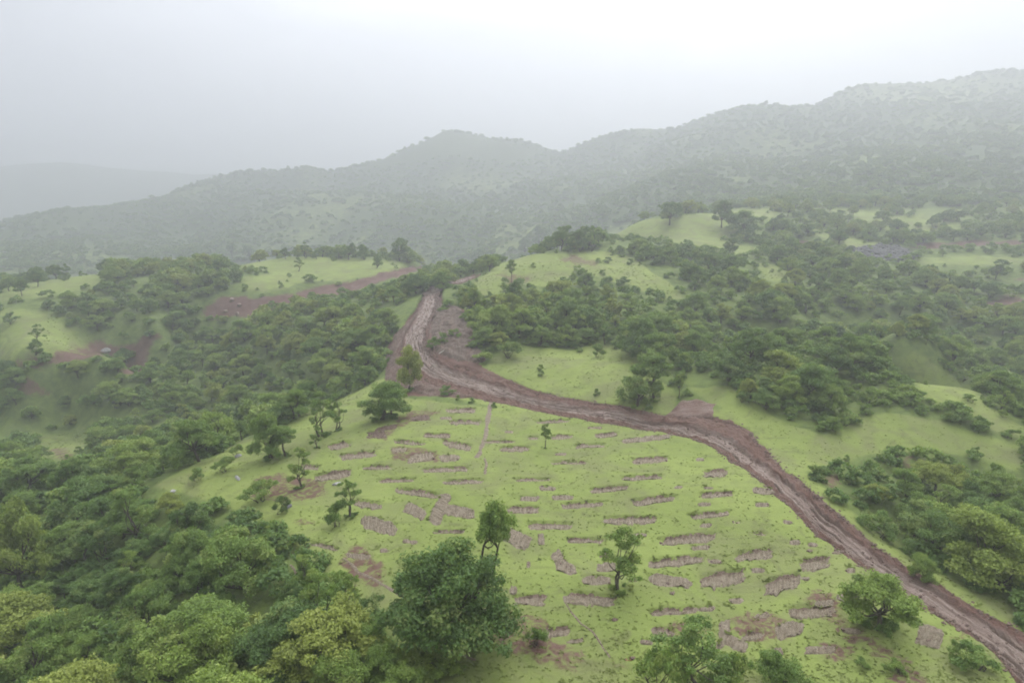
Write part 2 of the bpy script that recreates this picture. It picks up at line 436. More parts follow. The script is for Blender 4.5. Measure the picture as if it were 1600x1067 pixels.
# ------------------------------------------------------------------ dug strips: centre column, row, width, height, tilt (degrees in the picture), kind
STRIPS = [
    (720,641,48,9,0,'t'),(726,659,54,9,0,'t'),(697,653,22,5,0,'s'),(658,653,32,9,0,'d'),(604,668,38,8,12,'d'),(587,679,32,11,0,'d'),(683,680,44,9,0,'t'),(639,691,50,8,-4,'t'),(714,695,50,12,-12,'t'),
    (531,695,36,12,14,'t'),(623,703,26,8,6,'s'),(559,711,60,12,6,'t'),(703,715,34,11,4,'w'),(588,730,50,8,0,'t'),(697,733,76,9,2,'t'),(483,730,30,9,-4,'t'),(518,743,62,14,8,'t'),(619,750,62,8,2,'t'),
    (724,752,66,9,2,'t'),(652,770,72,12,-8,'t'),(573,787,46,13,-6,'t'),(592,820,60,24,-14,'s'),(560,868,40,10,-6,'s'),(1010,1002,20,8,0,'s'),(1105,950,26,8,6,'s'),(1290,940,30,9,4,'s'),(1190,960,24,8,0,'s'),(990,905,18,6,0,'s'),(1330,985,30,10,-8,'s'),(900,1000,30,7,4,'s'),(648,797,34,20,-30,'s'),(688,793,56,22,62,'s'),(716,798,58,18,-12,'s'),(658,714,46,14,8,'w'),
    (864,658,56,7,3,'t'),(795,674,14,5,0,'s'),(781,690,48,5,0,'t'),(804,701,50,9,0,'t'),(833,684,16,6,0,'t'),(877,682,36,8,3,'t'),(948,680,38,8,6,'t'),(921,696,52,8,2,'t'),(987,688,30,8,4,'t'),(876,709,20,5,0,'s'),
    (888,722,60,7,0,'t'),(831,749,62,6,0,'t'),(855,762,24,8,-4,'w'),(880,776,34,8,0,'w'),(825,778,32,8,0,'w'),(952,764,66,11,6,'t'),(911,788,68,11,4,'t'),(816,796,52,13,0,'t'),(858,821,76,14,0,'t'),(915,844,60,10,0,'t'),
    (845,842,12,18,0,'s'),(804,839,52,26,-26,'s'),(1012,685,80,9,6,'s'),(1015,718,60,11,4,'t'),(1003,746,72,9,2,'t'),(1023,781,76,14,8,'t'),(1095,717,16,5,0,'s'),(1118,739,38,15,4,'t'),(1106,762,18,5,0,'s'),
    (1120,772,60,10,4,'t'),(1100,787,22,6,0,'s'),(1110,804,70,11,6,'t'),(1103,820,20,8,0,'s'),(1191,766,34,11,-4,'s'),(1190,788,24,8,0,'s'),(1186,833,22,6,-6,'t'),(985,812,92,15,0,'t'),(1075,842,96,16,6,'t'),
    (1178,867,68,18,8,'t'),(1057,877,92,17,6,'t'),(1118,876,26,7,-4,'s'),(1184,890,24,9,4,'s'),(874,872,26,18,-50,'s'),(884,886,38,18,-8,'s'),(826,881,6,12,0,'s'),(943,866,14,8,0,'d'),(948,885,32,16,0,'s'),(930,905,50,16,0,'w'),
    (1045,906,68,20,-8,'s'),(1128,904,76,26,8,'t'),(1150,937,22,10,0,'w'),(1050,926,10,6,0,'s'),(922,935,86,20,-4,'t'),(828,937,52,18,0,'t'),(1050,955,80,12,4,'t'),(858,988,76,18,7,'t'),(962,966,12,6,0,'d'),
    (1037,987,38,16,-6,'t'),(1133,986,22,44,0,'s'),(1150,1004,40,20,-30,'s'),(1120,1008,26,12,6,'s'),(1177,993,36,16,10,'t'),(982,1028,16,6,0,'o'),(1273,882,50,24,8,'t'),(1222,912,60,30,14,'t'),(1269,850,18,7,-4,'s'),(1266,860,10,5,0,'s'),
    (1308,862,16,7,0,'s'),(1243,846,20,8,0,'s'),(1260,903,12,6,0,'s'),(1326,928,36,18,10,'s'),(1265,955,76,22,0,'t'),(1234,983,48,26,8,'s'),(1215,1017,16,14,0,'s'),(1281,1014,48,16,2,'s'),
    (1452,992,46,36,-20,'s'),(701,830,50,7,0,'t'),(600,859,18,8,0,'s'),(802,921,12,16,0,'s'),(505,852,48,8,-14,'t'),(387,812,24,7,-16,'t'),(421,828,14,6,-8,'t'),
    (930,668,24,4,0,'s'),(1060,760,14,5,0,'s'),(1000,835,24,7,0,'s'),(770,880,20,8,0,'s'),(1150,815,14,5,0,'s'),(1230,815,16,6,-8,'s'),(1095,855,30,8,4,'s'),(1330,890,18,8,0,'s'),(640,845,26,8,-6,'s'),
]
strip_frames = []
for (cx, cy, w, h, tilt, kind) in STRIPS:
    a = math.radians(tilt)
    ca, sa = math.cos(a), math.sin(a)
    bx_, by_ = (0.0, 1.0) if abs(tilt) < 18 else (sa, ca)
    q = cast([cx, cx - w / 2 * ca, cx + w / 2 * ca, cx - h / 2 * bx_, cx + h / 2 * bx_], [cy, cy + w / 2 * sa, cy - w / 2 * sa, cy - h / 2 * by_, cy + h / 2 * by_])
    if np.isnan(q).any():
        strip_frames.append(None)
        continue
    c = q[0, :2]
    A = (q[2, :2] - q[1, :2]) / 2
    B = (q[3, :2] - q[4, :2]) / 2
    strip_frames.append((c, A, B))
def strip_uv(fr, x, y):
    c, A, B = fr
    det = A[0] * B[1] - A[1] * B[0]
    dx, dy = x - c[0], y - c[1]
    return (dx * B[1] - dy * B[0]) / det, (A[0] * dy - A[1] * dx) / det
def strip_depth(kind, B):
    hgt = np.linalg.norm(B)
    return {'t': min(0.34, 0.16 + 0.07 * hgt), 's': 0.06, 'd': 0.10, 'w': 0.10, 'o': 0.06}[kind]
def strip_profile(u, v, kind, wob):
    """0..1 depth below the turf: a scarp on the far side and a ramp on the near side"""
    edge = sstep(1.0, 0.80, np.abs(u))
    if kind == 't':
        far = 0.80 + 0.10 * wob
        p = np.where(v < far, sstep(-1.05, 0.55, v), sstep(1.0, far, v))
    else:
        p = sstep(1.0, 0.7, np.abs(v))
    return edge * p

def carve(x, y, z):
    """cut the track bed and the dug strips into the turf"""
    m = (x > -60) & (x < 60) & (y > 25) & (y < 215)
    xs, ys = x[m], y[m]
    d = poly_dist(xs, ys, TRACK_OUTLINE)
    dz = -0.75 * sstep(-0.1, 0.7, d)
    for fr, s in zip(strip_frames, STRIPS):
        if fr is None:
            continue
        near = (np.abs(xs - fr[0][0]) < 6) & (np.abs(ys - fr[0][1]) < 6)
        if not near.any():
            continue
        u, v = strip_uv(fr, xs[near], ys[near])
        ins = (np.abs(u) < 1.02) & (np.abs(v) < 1.02)
        dd = np.where(ins, -(strip_depth(s[5], fr[2]) + 0.05) * strip_profile(np.clip(u, -1, 1), np.clip(v, -1, 1), s[5], 0.0), 0)
        dz[near] = np.minimum(dz[near], dd)
    out = z.copy()
    out[m] += dz
    return out
GT0 = carve(gxx, gyy, GZ)                                   # turf heights with the cuts

# ------------------------------------------------------------------ where is what (per terrain vertex)
VPX, VPY, VD = project(gxx, gyy, GZ)
def seen(x, y, z, slack=0.985):
    """is a point in open sight of the camera over the bare ground?"""
    ts = np.concatenate([np.linspace(0.25, 0.9, 60), np.linspace(0.905, slack, 30)])
    ok = np.ones(x.shape, bool)
    for t in ts:
        ok &= (CAM_Z + (z - CAM_Z) * t) > base_h(x * t, y * t)
    return ok
VSEEN = seen(gxx, gyy, GZ + 0.4)
_jx = 5.0 * fbm(VPX / 23.0, VPY / 17.0, 3, 61)
_jy = 4.0 * fbm(VPX / 19.0 + 5, VPY / 15.0, 3, 67)
def mask(polys, jit=1.0):
    m = np.zeros(gxx.shape, bool)
    for p in polys:
        xs, ys = [q[0] for q in p], [q[1] for q in p]
        box = VSEEN & (VPX > min(xs) - 9) & (VPX < max(xs) + 9) & (VPY > min(ys) - 9) & (VPY < max(ys) + 9)
        m[box] |= in_poly(VPX[box] + jit * _jx[box], VPY[box] + jit * _jy[box], p)
    return m.astype(float)
def blur(m, it=1):
    for _ in range(it):
        m = 0.5 * m + 0.125 * (np.roll(m, 1, 0) + np.roll(m, -1, 0) + np.roll(m, 1, 1) + np.roll(m, -1, 1))
    return m
M_CLEAR = mask(CLEAR)
M_CLEAR[(gxx > -5.0) & (gxx < 26) & (gyy < 38)] = 1.0
M_SOIL = np.maximum(blur(mask(SOIL), 1), 0.55 * blur(mask(SOFT_SOIL, 2.0), 8))
M_ROCK = blur(mask(ROCKY, 0.5), 1)
# the far cuttings are steep, gullied and lie below the turf
_far = blur(M_SOIL, 2) * sstep(125, 150, gyy)
GT = GT0 + _far * (-1.3 + 1.6 * fbm(gxx / 7.0, gyy / 7.0, 4, 191) + 0.9 * np.abs(fbm(gxx / 3.5, gyy / 9.0, 3, 193))) + M_ROCK * 1.6 * fbm(gxx / 3.0, gyy / 3.0, 3, 195)
def turf_h(x, y):
    return lookup(GT, x, y)
slope_n = fbm(gxx / 40.0, gyy / 60.0, 4, 71) + np.where(gyy > 330, 0.35 - 1.3 * np.abs(fbm(gxx / 120.0 + 3.3, gyy / 210.0, 3, 23)), 0)
_td = np.full(gxx.shape, -99.0)
_tm = (gxx > -40) & (gxx < 50) & (gyy > 25) & (gyy < 130)
_td[_tm] = poly_dist(gxx[_tm], gyy[_tm], TRACK_OUTLINE)
M_CLEAR = np.maximum(M_CLEAR, sstep(-2.6, -1.2, _td))
M_MOUNT = sstep(300, 380, gyy)
M_FAR_CLEAR = ((gyy > 230) & (slope_n > 0.42)).astype(float)
M_CLEAR = M_CLEAR * np.where(gyy > 420, 0.45, 1.0)
M_CLEAR = np.maximum(M_CLEAR, 0.5 * blur(mask(FAR_GRASS, 2.5), 3))
M_FOREST = blur(np.clip(1.0 - np.maximum(M_CLEAR, M_FAR_CLEAR * np.where(gyy > 330, 0.42, 0.8)), 0, 1), 6)

# ------------------------------------------------------------------ materials
def new_mat(name):
    m = bpy.data.materials.new(name)
    m.use_nodes = True
    m.node_tree.nodes.clear()
    return m, m.node_tree
class NT:
    def __init__(self, nt):
        self.nt = nt
    def n(self, t, **kw):
        node = self.nt.nodes.new(t)
        for k, v in kw.items():
            if k == 'inp':
                for a, b in v.items():
                    node.inputs[a].default_value = b
            else:
                setattr(node, k, v)
        return node
    def l(self, a, b):
        self.nt.links.new(a, b)
    def attr(self, name, kind='GEOMETRY'):
        a = self.n('ShaderNodeAttribute', attribute_type=kind)
        a.attribute_name = name
        return a.outputs['Fac']
    def noise(self, vec, scale, detail=4, rough=0.55, dist=0.0):
        a = self.n('ShaderNodeTexNoise', inp={'Scale': scale, 'Detail': detail, 'Roughness': rough, 'Distortion': dist})
        if vec is not None:
            self.l(vec, a.inputs['Vector'])
        return a.outputs['Fac']
    def ramp(self, fac, stops):
        r = self.n('ShaderNodeValToRGB')
        e = r.color_ramp.elements
        while len(e) < len(stops):
            e.new(0.5)
        for el, (p, c) in zip(e, stops):
            el.position = p
            el.color = (*c, 1) if len(c) == 3 else c
        self.l(fac, r.inputs['Fac'])
        return r.outputs['Color']
    def rangemap(self, v, a, b, c=0.0, d=1.0):
        r = self.n('ShaderNodeMapRange', inp={'From Min': a, 'From Max': b, 'To Min': c, 'To Max': d})
        self.l(v, r.inputs['Value'])
        return r.outputs['Result']
    def mix(self, fac, a, b, blend='MIX'):
        m = self.n('ShaderNodeMix', data_type='RGBA', blend_type=blend)
        for s, v in (('Factor', fac), ('A', a), ('B', b)):
            if isinstance(v, (int, float)):
                m.inputs[s].default_value = v
            elif isinstance(v, tuple):
                m.inputs[s].default_value = (*v, 1)
            else:
                self.l(v, m.inputs[s])
        return m.outputs['Result']
    def math(self, op, a, b=None):
        m = self.n('ShaderNodeMath', operation=op)
        for i, v in enumerate((a, b)):
            if v is None:
                continue
            if isinstance(v, (int, float)):
                m.inputs[i].default_value = v
            else:
                self.l(v, m.inputs[i])
        return m.outputs[0]
    def bump(self, h, strength, dist):
        b = self.n('ShaderNodeBump', inp={'Strength': strength, 'Distance': dist})
        self.l(h, b.inputs['Height'])
        return b.outputs['Normal']
    def principled(self, color, rough=0.9, normal=None, spec=0.2):
        p = self.n('ShaderNodeBsdfPrincipled', inp={'Specular IOR Level': spec})
        for s, v in (('Base Color', color), ('Roughness', rough)):
            if isinstance(v, (int, float)):
                p.inputs[s].default_value = v
            elif isinstance(v, tuple):
                p.inputs[s].default_value = (*v, 1)
            else:
                self.l(v, p.inputs[s])
        if normal is not None:
            self.l(normal, p.inputs['Normal'])
        o = self.n('ShaderNodeOutputMaterial')
        self.l(p.outputs[0], o.inputs['Surface'])
        return p

GRASS_A, GRASS_B, GRASS_C = (0.172, 0.218, 0.058), (0.220, 0.270, 0.076), (0.132, 0.164, 0.046)
SOIL_A, SOIL_B, SOIL_C = (0.115, 0.064, 0.052), (0.158, 0.098, 0.080), (0.072, 0.044, 0.035)

def ground_material():
    m, nt = new_mat('grassy_ground')
    k = NT(nt)
    pos = k.n('ShaderNodeNewGeometry').outputs['Position']
    n1 = k.noise(pos, 0.055, 5, 0.6, 0.6)
    n2 = k.noise(pos, 0.55, 5, 0.65, 0.3)
    n3 = k.noise(pos, 4.5, 4, 0.7)
    grass = k.mix(k.rangemap(n1, 0.38, 0.62), GRASS_A, GRASS_B)
    grass = k.mix(k.rangemap(n2, 0.50, 0.75, 0, 0.6), grass, GRASS_C)
    grass = k.mix(k.rangemap(n3, 0.55, 0.80, 0, 0.18), grass, (0.110, 0.145, 0.040))
    n7 = k.noise(pos, 0.16, 5, 0.62, 0.8)
    grass = k.mix(k.rangemap(n7, 0.46, 0.66, 0, 0.8), grass, (0.168, 0.180, 0.078))
    n8 = k.noise(pos, 0.30, 6, 0.75, 1.2)
    grass = k.mix(k.rangemap(n8, 0.55, 0.66, 0, 0.6), grass, (0.118, 0.122, 0.054))
    # dry stalks and thin turf where earth shows
    n4 = k.noise(pos, 1.3, 5, 0.72, 1.0)
    n5 = k.noise(pos, 0.11, 3, 0.5)
    thin = k.math('MULTIPLY', k.rangemap(n4, 0.60, 0.72), k.rangemap(n5, 0.42, 0.6))
    grass = k.mix(k.math('MULTIPLY', thin, 0.35), grass, (0.145, 0.125, 0.072))
    # contour terracettes trodden by cattle: thin brownish lines that follow the height
    sep = k.n('ShaderNodeSeparateXYZ')
    k.l(pos, sep.inputs[0])
    cmb = k.n('ShaderNodeCombineXYZ')
    k.l(k.math('MULTIPLY', sep.outputs[0], 0.16), cmb.inputs[0])
    k.l(k.math('MULTIPLY', sep.outputs[1], 0.9), cmb.inputs[1])
    k.l(k.math('MULTIPLY', sep.outputs[2], 1.6), cmb.inputs[2])
    n6 = k.noise(cmb.outputs[0], 1.0, 4, 0.6)
    line = k.math('MULTIPLY', k.rangemap(n6, 0.60, 0.66), k.rangemap(n5, 0.38, 0.55))
    grass = k.mix(k.math('MULTIPLY', line, 0.32), grass, (0.085, 0.085, 0.040))
    floor_ = k.mix(k.rangemap(n2, 0.35, 0.65), (0.080, 0.115, 0.034), (0.150, 0.200, 0.052))
    floor_ = k.mix(k.rangemap(n3, 0.5, 0.75, 0, 0.6), floor_, (0.075, 0.060, 0.040))
    floor_ = k.mix(k.math('MULTIPLY', k.attr('scrub'), 0.85), floor_, (0.060, 0.085, 0.034))
    edge_n = k.math('ADD', k.rangemap(n2, 0.2, 0.8, -0.35, 0.35), k.rangemap(k.noise(pos, 0.22, 4, 0.6, 0.8), 0.25, 0.75, -0.4, 0.4))
    c = k.mix(k.rangemap(k.math('ADD', k.attr('forest'), edge_n), 0.30, 0.80), grass, floor_)
    soil = k.mix(k.rangemap(n2, 0.35, 0.65), SOIL_A, SOIL_B)
    soil = k.mix(k.rangemap(n3, 0.5, 0.75, 0, 0.8), soil, SOIL_C)
    sm = k.rangemap(k.math('ADD', k.attr('soil'), k.rangemap(n4, 0.2, 0.8, -0.45, 0.45)), 0.38, 0.62)
    c = k.mix(sm, c, soil)
    rock = k.mix(k.rangemap(n3, 0.35, 0.7), (0.050, 0.050, 0.046), (0.085, 0.080, 0.078))
    c = k.mix(k.attr('rock'), c, rock)
    hgt = k.math('ADD', k.math('MULTIPLY', n3, 0.6), k.math('MULTIPLY', n2, 1.0))
    fine = k.noise(pos, 14.0, 3, 0.7)
    hgt = k.math('ADD', hgt, k.math('MULTIPLY', fine, 0.25))
    k.principled(c, 0.95, k.bump(hgt, 0.5, 0.14), 0.12)
    return m

def soil_material(name, a, b, dark, rough_lo=0.55, rough_hi=0.95, stripes=True):
    m, nt = new_mat(name)
    k = NT(nt)
    pos = k.n('ShaderNodeNewGeometry').outputs['Position']
    au, av = k.attr('along'), k.attr('across')
    cmb = k.n('ShaderNodeCombineXYZ')
    k.l(k.math('MULTIPLY', au, 0.35 if not stripes else 5.2), cmb.inputs[0])
    k.l(k.math('MULTIPLY', av, 3.4 if not stripes else 0.7), cmb.inputs[1])
    s1 = k.noise(cmb.outputs[0], 1.0, 5, 0.62, 0.5)
    n2 = k.noise(pos, 1.4, 5, 0.65, 0.4)
    n3 = k.noise(pos, 9.0, 4, 0.7)
    c = k.mix(k.rangemap(s1, 0.36, 0.64), a, b)
    c = k.mix(k.rangemap(n2, 0.54, 0.74, 0, 0.5), c, dark)
    c = k.mix(k.rangemap(n3, 0.55, 0.78, 0, 0.4), c, dark)
    bank = k.attr('bank')
    red = k.mix(k.rangemap(n3, 0.4, 0.7), (0.185, 0.100, 0.076), (0.115, 0.062, 0.048))
    c = k.mix(bank, c, red)
    wet = k.rangemap(s1, 0.42, 0.60, rough_lo, rough_hi)
    wet = k.math('MAXIMUM', wet, bank)
    h = k.math('ADD', k.math('MULTIPLY', s1, 1.0), k.math('MULTIPLY', n3, 0.7))
    h = k.math('ADD', h, k.math('MULTIPLY', n2, 0.7))
    k.principled(c, wet, k.bump(h, 1.0, 0.30), 0.45)
    return m

def plain_material(name, a, b, scale=6.0, rough=0.9, bump=0.05):
    m, nt = new_mat(name)
    k = NT(nt)
    pos = k.n('ShaderNodeTexCoord').outputs['Object']
    n = k.noise(pos, scale, 5, 0.65, 0.3)
    k.principled(k.mix(k.rangemap(n, 0.35, 0.65), a, b), rough, k.bump(n, 0.8, bump), 0.25)
    return m

def leaf_material(name):
    m, nt = new_mat(name)
    k = NT(nt)
    tint = k.attr('tint', 'INSTANCER')
    tone = k.attr('tone')
    base = k.ramp(tint, [(0.0, (0.075, 0.146, 0.038)), (0.25, (0.132, 0.236, 0.056)), (0.5, (0.204, 0.320, 0.064)), (0.75, (0.275, 0.382, 0.070)), (1.0, (0.380, 0.385, 0.078))])
    c = k.mix(k.rangemap(tone, 0.0, 0.5, 0.45, 0.0), base, (0.060, 0.096, 0.032))
    c = k.mix(k.rangemap(tone, 0.55, 1.0, 0.0, 0.60), c, (0.400, 0.440, 0.130))
    d = k.n('ShaderNodeBsdfDiffuse')
    t = k.n('ShaderNodeBsdfTranslucent')
    g = k.n('ShaderNodeBsdfGlossy', inp={'Roughness': 0.55})
    k.l(c, d.inputs['Color'])
    k.l(k.mix(0.5, c, (0.26, 0.34, 0.05)), t.inputs['Color'])
    g.inputs['Color'].default_value = (0.5, 0.55, 0.5, 1)
    m1 = k.n('ShaderNodeMixShader', inp={0: 0.35})
    k.l(d.outputs[0], m1.inputs[1]); k.l(t.outputs[0], m1.inputs[2])
    m2 = k.n('ShaderNodeMixShader', inp={0: 0.05})
    k.l(m1.outputs[0], m2.inputs[1]); k.l(g.outputs[0], m2.inputs[2])
    o = k.n('ShaderNodeOutputMaterial')
    k.l(m2.outputs[0], o.inputs['Surface'])
    return m

def grass_material():
    m, nt = new_mat('grass_blades')
    k = NT(nt)
    tone = k.attr('tone')
    c = k.ramp(tone, [(0.0, (0.115, 0.145, 0.045)), (0.35, (0.180, 0.220, 0.062)), (0.75, (0.225, 0.268, 0.082)), (1.0, (0.240, 0.235, 0.115))])
    d = k.n('ShaderNodeBsdfDiffuse')
    t = k.n('ShaderNodeBsdfTranslucent')
    k.l(c, d.inputs['Color']); k.l(c, t.inputs['Color'])
    m1 = k.n('ShaderNodeMixShader', inp={0: 0.5})
    k.l(d.outputs[0], m1.inputs[1]); k.l(t.outputs[0], m1.inputs[2])
    o = k.n('ShaderNodeOutputMaterial')
    k.l(m1.outputs[0], o.inputs['Surface'])
    return m

MAT = {
    'ground': ground_material(),
    'track': soil_material('wet_track_mud', (0.330, 0.250, 0.208), (0.215, 0.148, 0.120), (0.135, 0.084, 0.066), 0.36, 0.85, False),
    'strip': soil_material('dug_strip_soil', (0.300, 0.248, 0.172), (0.212, 0.165, 0.115), (0.150, 0.116, 0.070), 0.6, 0.95, True),
    'dark_strip': soil_material('dark_loose_soil', (0.185, 0.128, 0.096), (0.130, 0.086, 0.064), (0.100, 0.082, 0.046), 0.8, 0.95, True),
    'slip': soil_material('slipped_soil', (0.190, 0.142, 0.112), (0.128, 0.088, 0.070), (0.098, 0.090, 0.050), 0.8, 0.95, True),
    'orange_strip': soil_material('orange_subsoil', (0.33, 0.17, 0.08), (0.28, 0.14, 0.07), (0.2, 0.1, 0.05), 0.8, 0.95, True),
    'bark': plain_material('grey_brown_bark', (0.060, 0.048, 0.038), (0.115, 0.095, 0.078), 8.0, 0.95),
    'leaf': leaf_material('tree_leaves'),
    'blade': grass_material(),
    'stone': plain_material('pale_grey_stone', (0.24, 0.23, 0.22), (0.42, 0.41, 0.40), 3.0, 0.85, 0.1),
    'darkstone': plain_material('dark_grey_stone', (0.085, 0.082, 0.085), (0.15, 0.145, 0.145), 3.0, 0.85, 0.1),
    'redstone': plain_material('pale_red_earth_stone', (0.20, 0.145, 0.12), (0.30, 0.23, 0.19), 3.0, 0.9, 0.1),
    'clod': plain_material('earth_clods', (0.12, 0.075, 0.060), (0.24, 0.18, 0.15), 2.0, 0.9, 0.05),
    'deadwood': plain_material('pale_dead_wood', (0.30, 0.26, 0.22), (0.42, 0.38, 0.33), 7.0, 0.9),
}

# ------------------------------------------------------------------ mesh helpers
def mesh_np(name, V, Fq, mat=None, smooth=False, attrs=None):
    """mesh from numpy vertices and a (n,3) or (n,4) face table"""
    V = np.asarray(V, np.float32)
    Fq = np.asarray(Fq, np.int32)
    me = bpy.data.meshes.new(name)
    me.vertices.add(len(V))
    me.vertices.foreach_set('co', V.ravel())
    n, k = Fq.shape
    me.loops.add(n * k)
    me.loops.foreach_set('vertex_index', Fq.ravel())
    me.polygons.add(n)
    me.polygons.foreach_set('loop_start', np.arange(0, n * k, k, dtype=np.int32))
    me.polygons.foreach_set('loop_total', np.full(n, k, np.int32))
    me.polygons.foreach_set('use_smooth', np.full(n, smooth, bool))
    for an, (dom, val) in (attrs or {}).items():
        a = me.attributes.new(an, 'FLOAT', dom)
        a.data.foreach_set('value', np.asarray(val, np.float32).ravel())
    me.update(calc_edges=True)
    if mat is not None:
        me.materials.append(mat)
    return me
def grid_faces(nr, nc):
    i = np.arange(nr * nc).reshape(nr, nc)
    return np.stack([i[:-1, :-1], i[:-1, 1:], i[1:, 1:], i[1:, :-1]], -1).reshape(-1, 4)
def link(name, me, parent=None, loc=None, rotz=0.0, scale=None):
    o = bpy.data.objects.new(name, me)
    col.objects.link(o)
    o.parent = parent
    if loc is not None:
        o.location = loc
    o.rotation_euler = (0, 0, rotz)
    if scale is not None:
        o.scale = scale
    return o
def tag(o, label=None, category=None, group=None, kind=None):
    for k, v in (('label', label), ('category', category), ('group', group), ('kind', kind)):
        if v is not None:
            o[k] = v
    return o

# ------------------------------------------------------------------ terrain
V = np.stack([gxx.ravel(), gyy.ravel(), GT.ravel()], 1)
hillside = link('hillside', mesh_np('hillside', V, grid_faces(*gxx.shape), MAT['ground'], True,
    {'forest': ('POINT', M_FOREST), 'scrub': ('POINT', M_MOUNT), 'soil': ('POINT', M_SOIL), 'rock': ('POINT', M_ROCK)}))
tag(hillside, 'green monsoon hillside of grassy spurs, wooded valleys and a misty mountain ridge', kind='structure')

# ------------------------------------------------------------------ track
def build_track():
    R = track_rows
    NC = 110
    f = np.linspace(0, 1, NC)
    x = R[:, 0:1] * (1 - f) + R[:, 2:3] * f
    y = R[:, 1:2] * (1 - f) + R[:, 3:4] * f
    width = np.linalg.norm(R[:, 2:4] - R[:, :2], axis=1)[:, None]
    s = track_s[:, None] + 0 * x
    across = f[None, :] * width
    cl, cr = R[:, 4:5], R[:, 5:6]
    on = sstep(cl - 0.06, cl + 0.04, f[None, :]) * sstep(cr + 0.06, cr - 0.04, f[None, :])
    edge = np.minimum(f, 1 - f)[None, :] * width
    dip = sstep(0.0, 0.5, edge)
    lump = 0.26 * fbm(x / 1.1, y / 1.1, 4, 81) + 0.16 * fbm(x / 0.35, y / 0.35, 2, 83)
    wander = 0.35 * fbm(s / 9.0, s * 0, 2, 85)
    mid = across - (0.5 * (cl + cr)) * width + wander
    ruts = 0.0
    # wheel ruts, wide and shallow, with pushed-up shoulders
    for c, w, dpt in ((-1.05, 0.26, 0.15), (0.75, 0.28, 0.15)):
        amp = dpt * (0.7 + 0.9 * fbm(s / 6.0 + c * 9, s * 0 + c, 3, 87))
        ruts = ruts - amp * np.exp(-((mid - c) / w) ** 2) + 0.5 * amp * np.exp(-((np.abs(mid - c) - 0.45) / 0.15) ** 2)
    # rain channels, narrow and sharp, that come and go
    for i, c in enumerate((-2.1, -1.5, -0.7, -0.1, 0.35, 1.2, 1.7, 2.3)):
        cc = c + 0.45 * fbm(s / 8.0 + i * 5.3, s * 0 + i, 2, 187) + 0.16 * fbm(s / 1.3 + i, s * 0 + i, 3, 188)
        amp = 0.42 * np.clip(fbm(s / 9.0 + i * 3.7, s * 0 + i * 2, 3, 189) * 2.0 + 0.35, 0, 1)
        dd_ = mid - cc
        ruts = ruts - amp * np.exp(-(np.abs(dd_) / 0.085) ** 2) + 0.25 * amp * np.exp(-((dd_ - 0.2) / 0.08) ** 2)
    scour = 0.15 * fbm(s / 3.0, mid / 0.28, 4, 89)
    # bed level, with a low earth bank on either side
    z = base_h(x, y) + dip * (-0.42 * on - 0.12 * (1 - on)) - 0.06 * (1 - dip)
    z = z + dip * (on * (ruts + scour + 0.3 * lump) + (1 - on) * (1.25 * lump + 0.06))
    berm = np.exp(-((f[None, :] - cl + 0.05) * width / 0.35) ** 2) + np.exp(-((f[None, :] - cr - 0.05) * width / 0.4) ** 2)
    z = z + dip * berm * 0.17 * (0.6 + 1.0 * fbm(s / 1.7, mid, 3, 91))
    bank = np.clip(1 - on + 0.35 * fbm(s / 2.2, mid / 0.6, 3, 93), 0, 1)
    me = mesh_np('mud_track', np.stack([x.ravel(), y.ravel(), z.ravel()], 1), grid_faces(*x.shape), MAT['track'], True,
                 {'along': ('POINT', s), 'across': ('POINT', across), 'bank': ('POINT', bank)})
    return tag(link('mud_track', me), 'rutted wet brown dirt track climbing across the grassy spur', kind='structure')
mud_track = build_track()

# bare widening beside the track, the slipped earth above the bend and the thin footpaths
def draped_patch(name, outline, mat, step, lift, bank, parent, rough=0.12, dip_edge=0.12):
    q = cast([p[0] for p in outline], [p[1] for p in outline])[:, :2]
    lo, hi = q.min(0) - 0.5, q.max(0) + 0.5
    xs, ys = np.arange(lo[0], hi[0], step), np.arange(lo[1], hi[1], step)
    xx, yy = np.meshgrid(xs, ys)
    jx = 0.7 * fbm(xx / 1.6, yy / 1.6, 4, 101)
    d = poly_dist(xx + jx, yy + 0.7 * fbm(xx / 1.5 + 9, yy / 1.5, 4, 103), [tuple(p) for p in q])
    z = np.maximum(turf_h(xx, yy), base_h(xx, yy) - 0.5) + lift * sstep(-0.1, 0.8, d) + rough * fbm(xx / 0.8, yy / 0.8, 4, 105) * sstep(0, 0.6, d) - dip_edge * sstep(0.25, -0.15, d)
    faces = grid_faces(*xx.shape)
    keep = (d.ravel()[faces] > -0.2).all(1)
    faces = faces[keep]
    used = np.unique(faces)
    remap = np.zeros(xx.size, np.int32)
    remap[used] = np.arange(len(used))
    Vp = np.stack([xx.ravel(), yy.ravel(), z.ravel()], 1)[used]
    b = np.full(len(used), bank) + 0.4 * fbm(Vp[:, 0] / 1.2, Vp[:, 1] / 1.2, 3, 107)
    me = mesh_np(name, Vp, remap[faces], mat, True, {'along': ('POINT', Vp[:, 0]), 'across': ('POINT', Vp[:, 1]), 'bank': ('POINT', np.clip(b, 0, 1))})
    return link(name, me, parent)
widening = draped_patch('bare_earth', [(1035,652),(1068,620),(1095,625),(1120,632),(1118,652),(1150,660),(1120,672),(1080,668)], MAT['track'], 0.22, 0.16, 0.75, hillside)
slip = draped_patch('slipped_earth', [(676,470),(720,476),(728,502),(741,517),(746,544),(759,561),(745,566),(715,564),(690,556),(674,544),(671,520),(676,495)], MAT['slip'], 0.2, 0.3, 0.10, hillside, 0.55)
fill = draped_patch('slipped_earth', [(602,592),(606,552),(617,520),(640,498),(656,478),(646,500),(630,525),(622,548),(630,572),(655,594),(700,608),(760,622),(720,622),(650,616)], MAT['slip'], 0.2, 0.2, 0.45, hillside, 0.4)
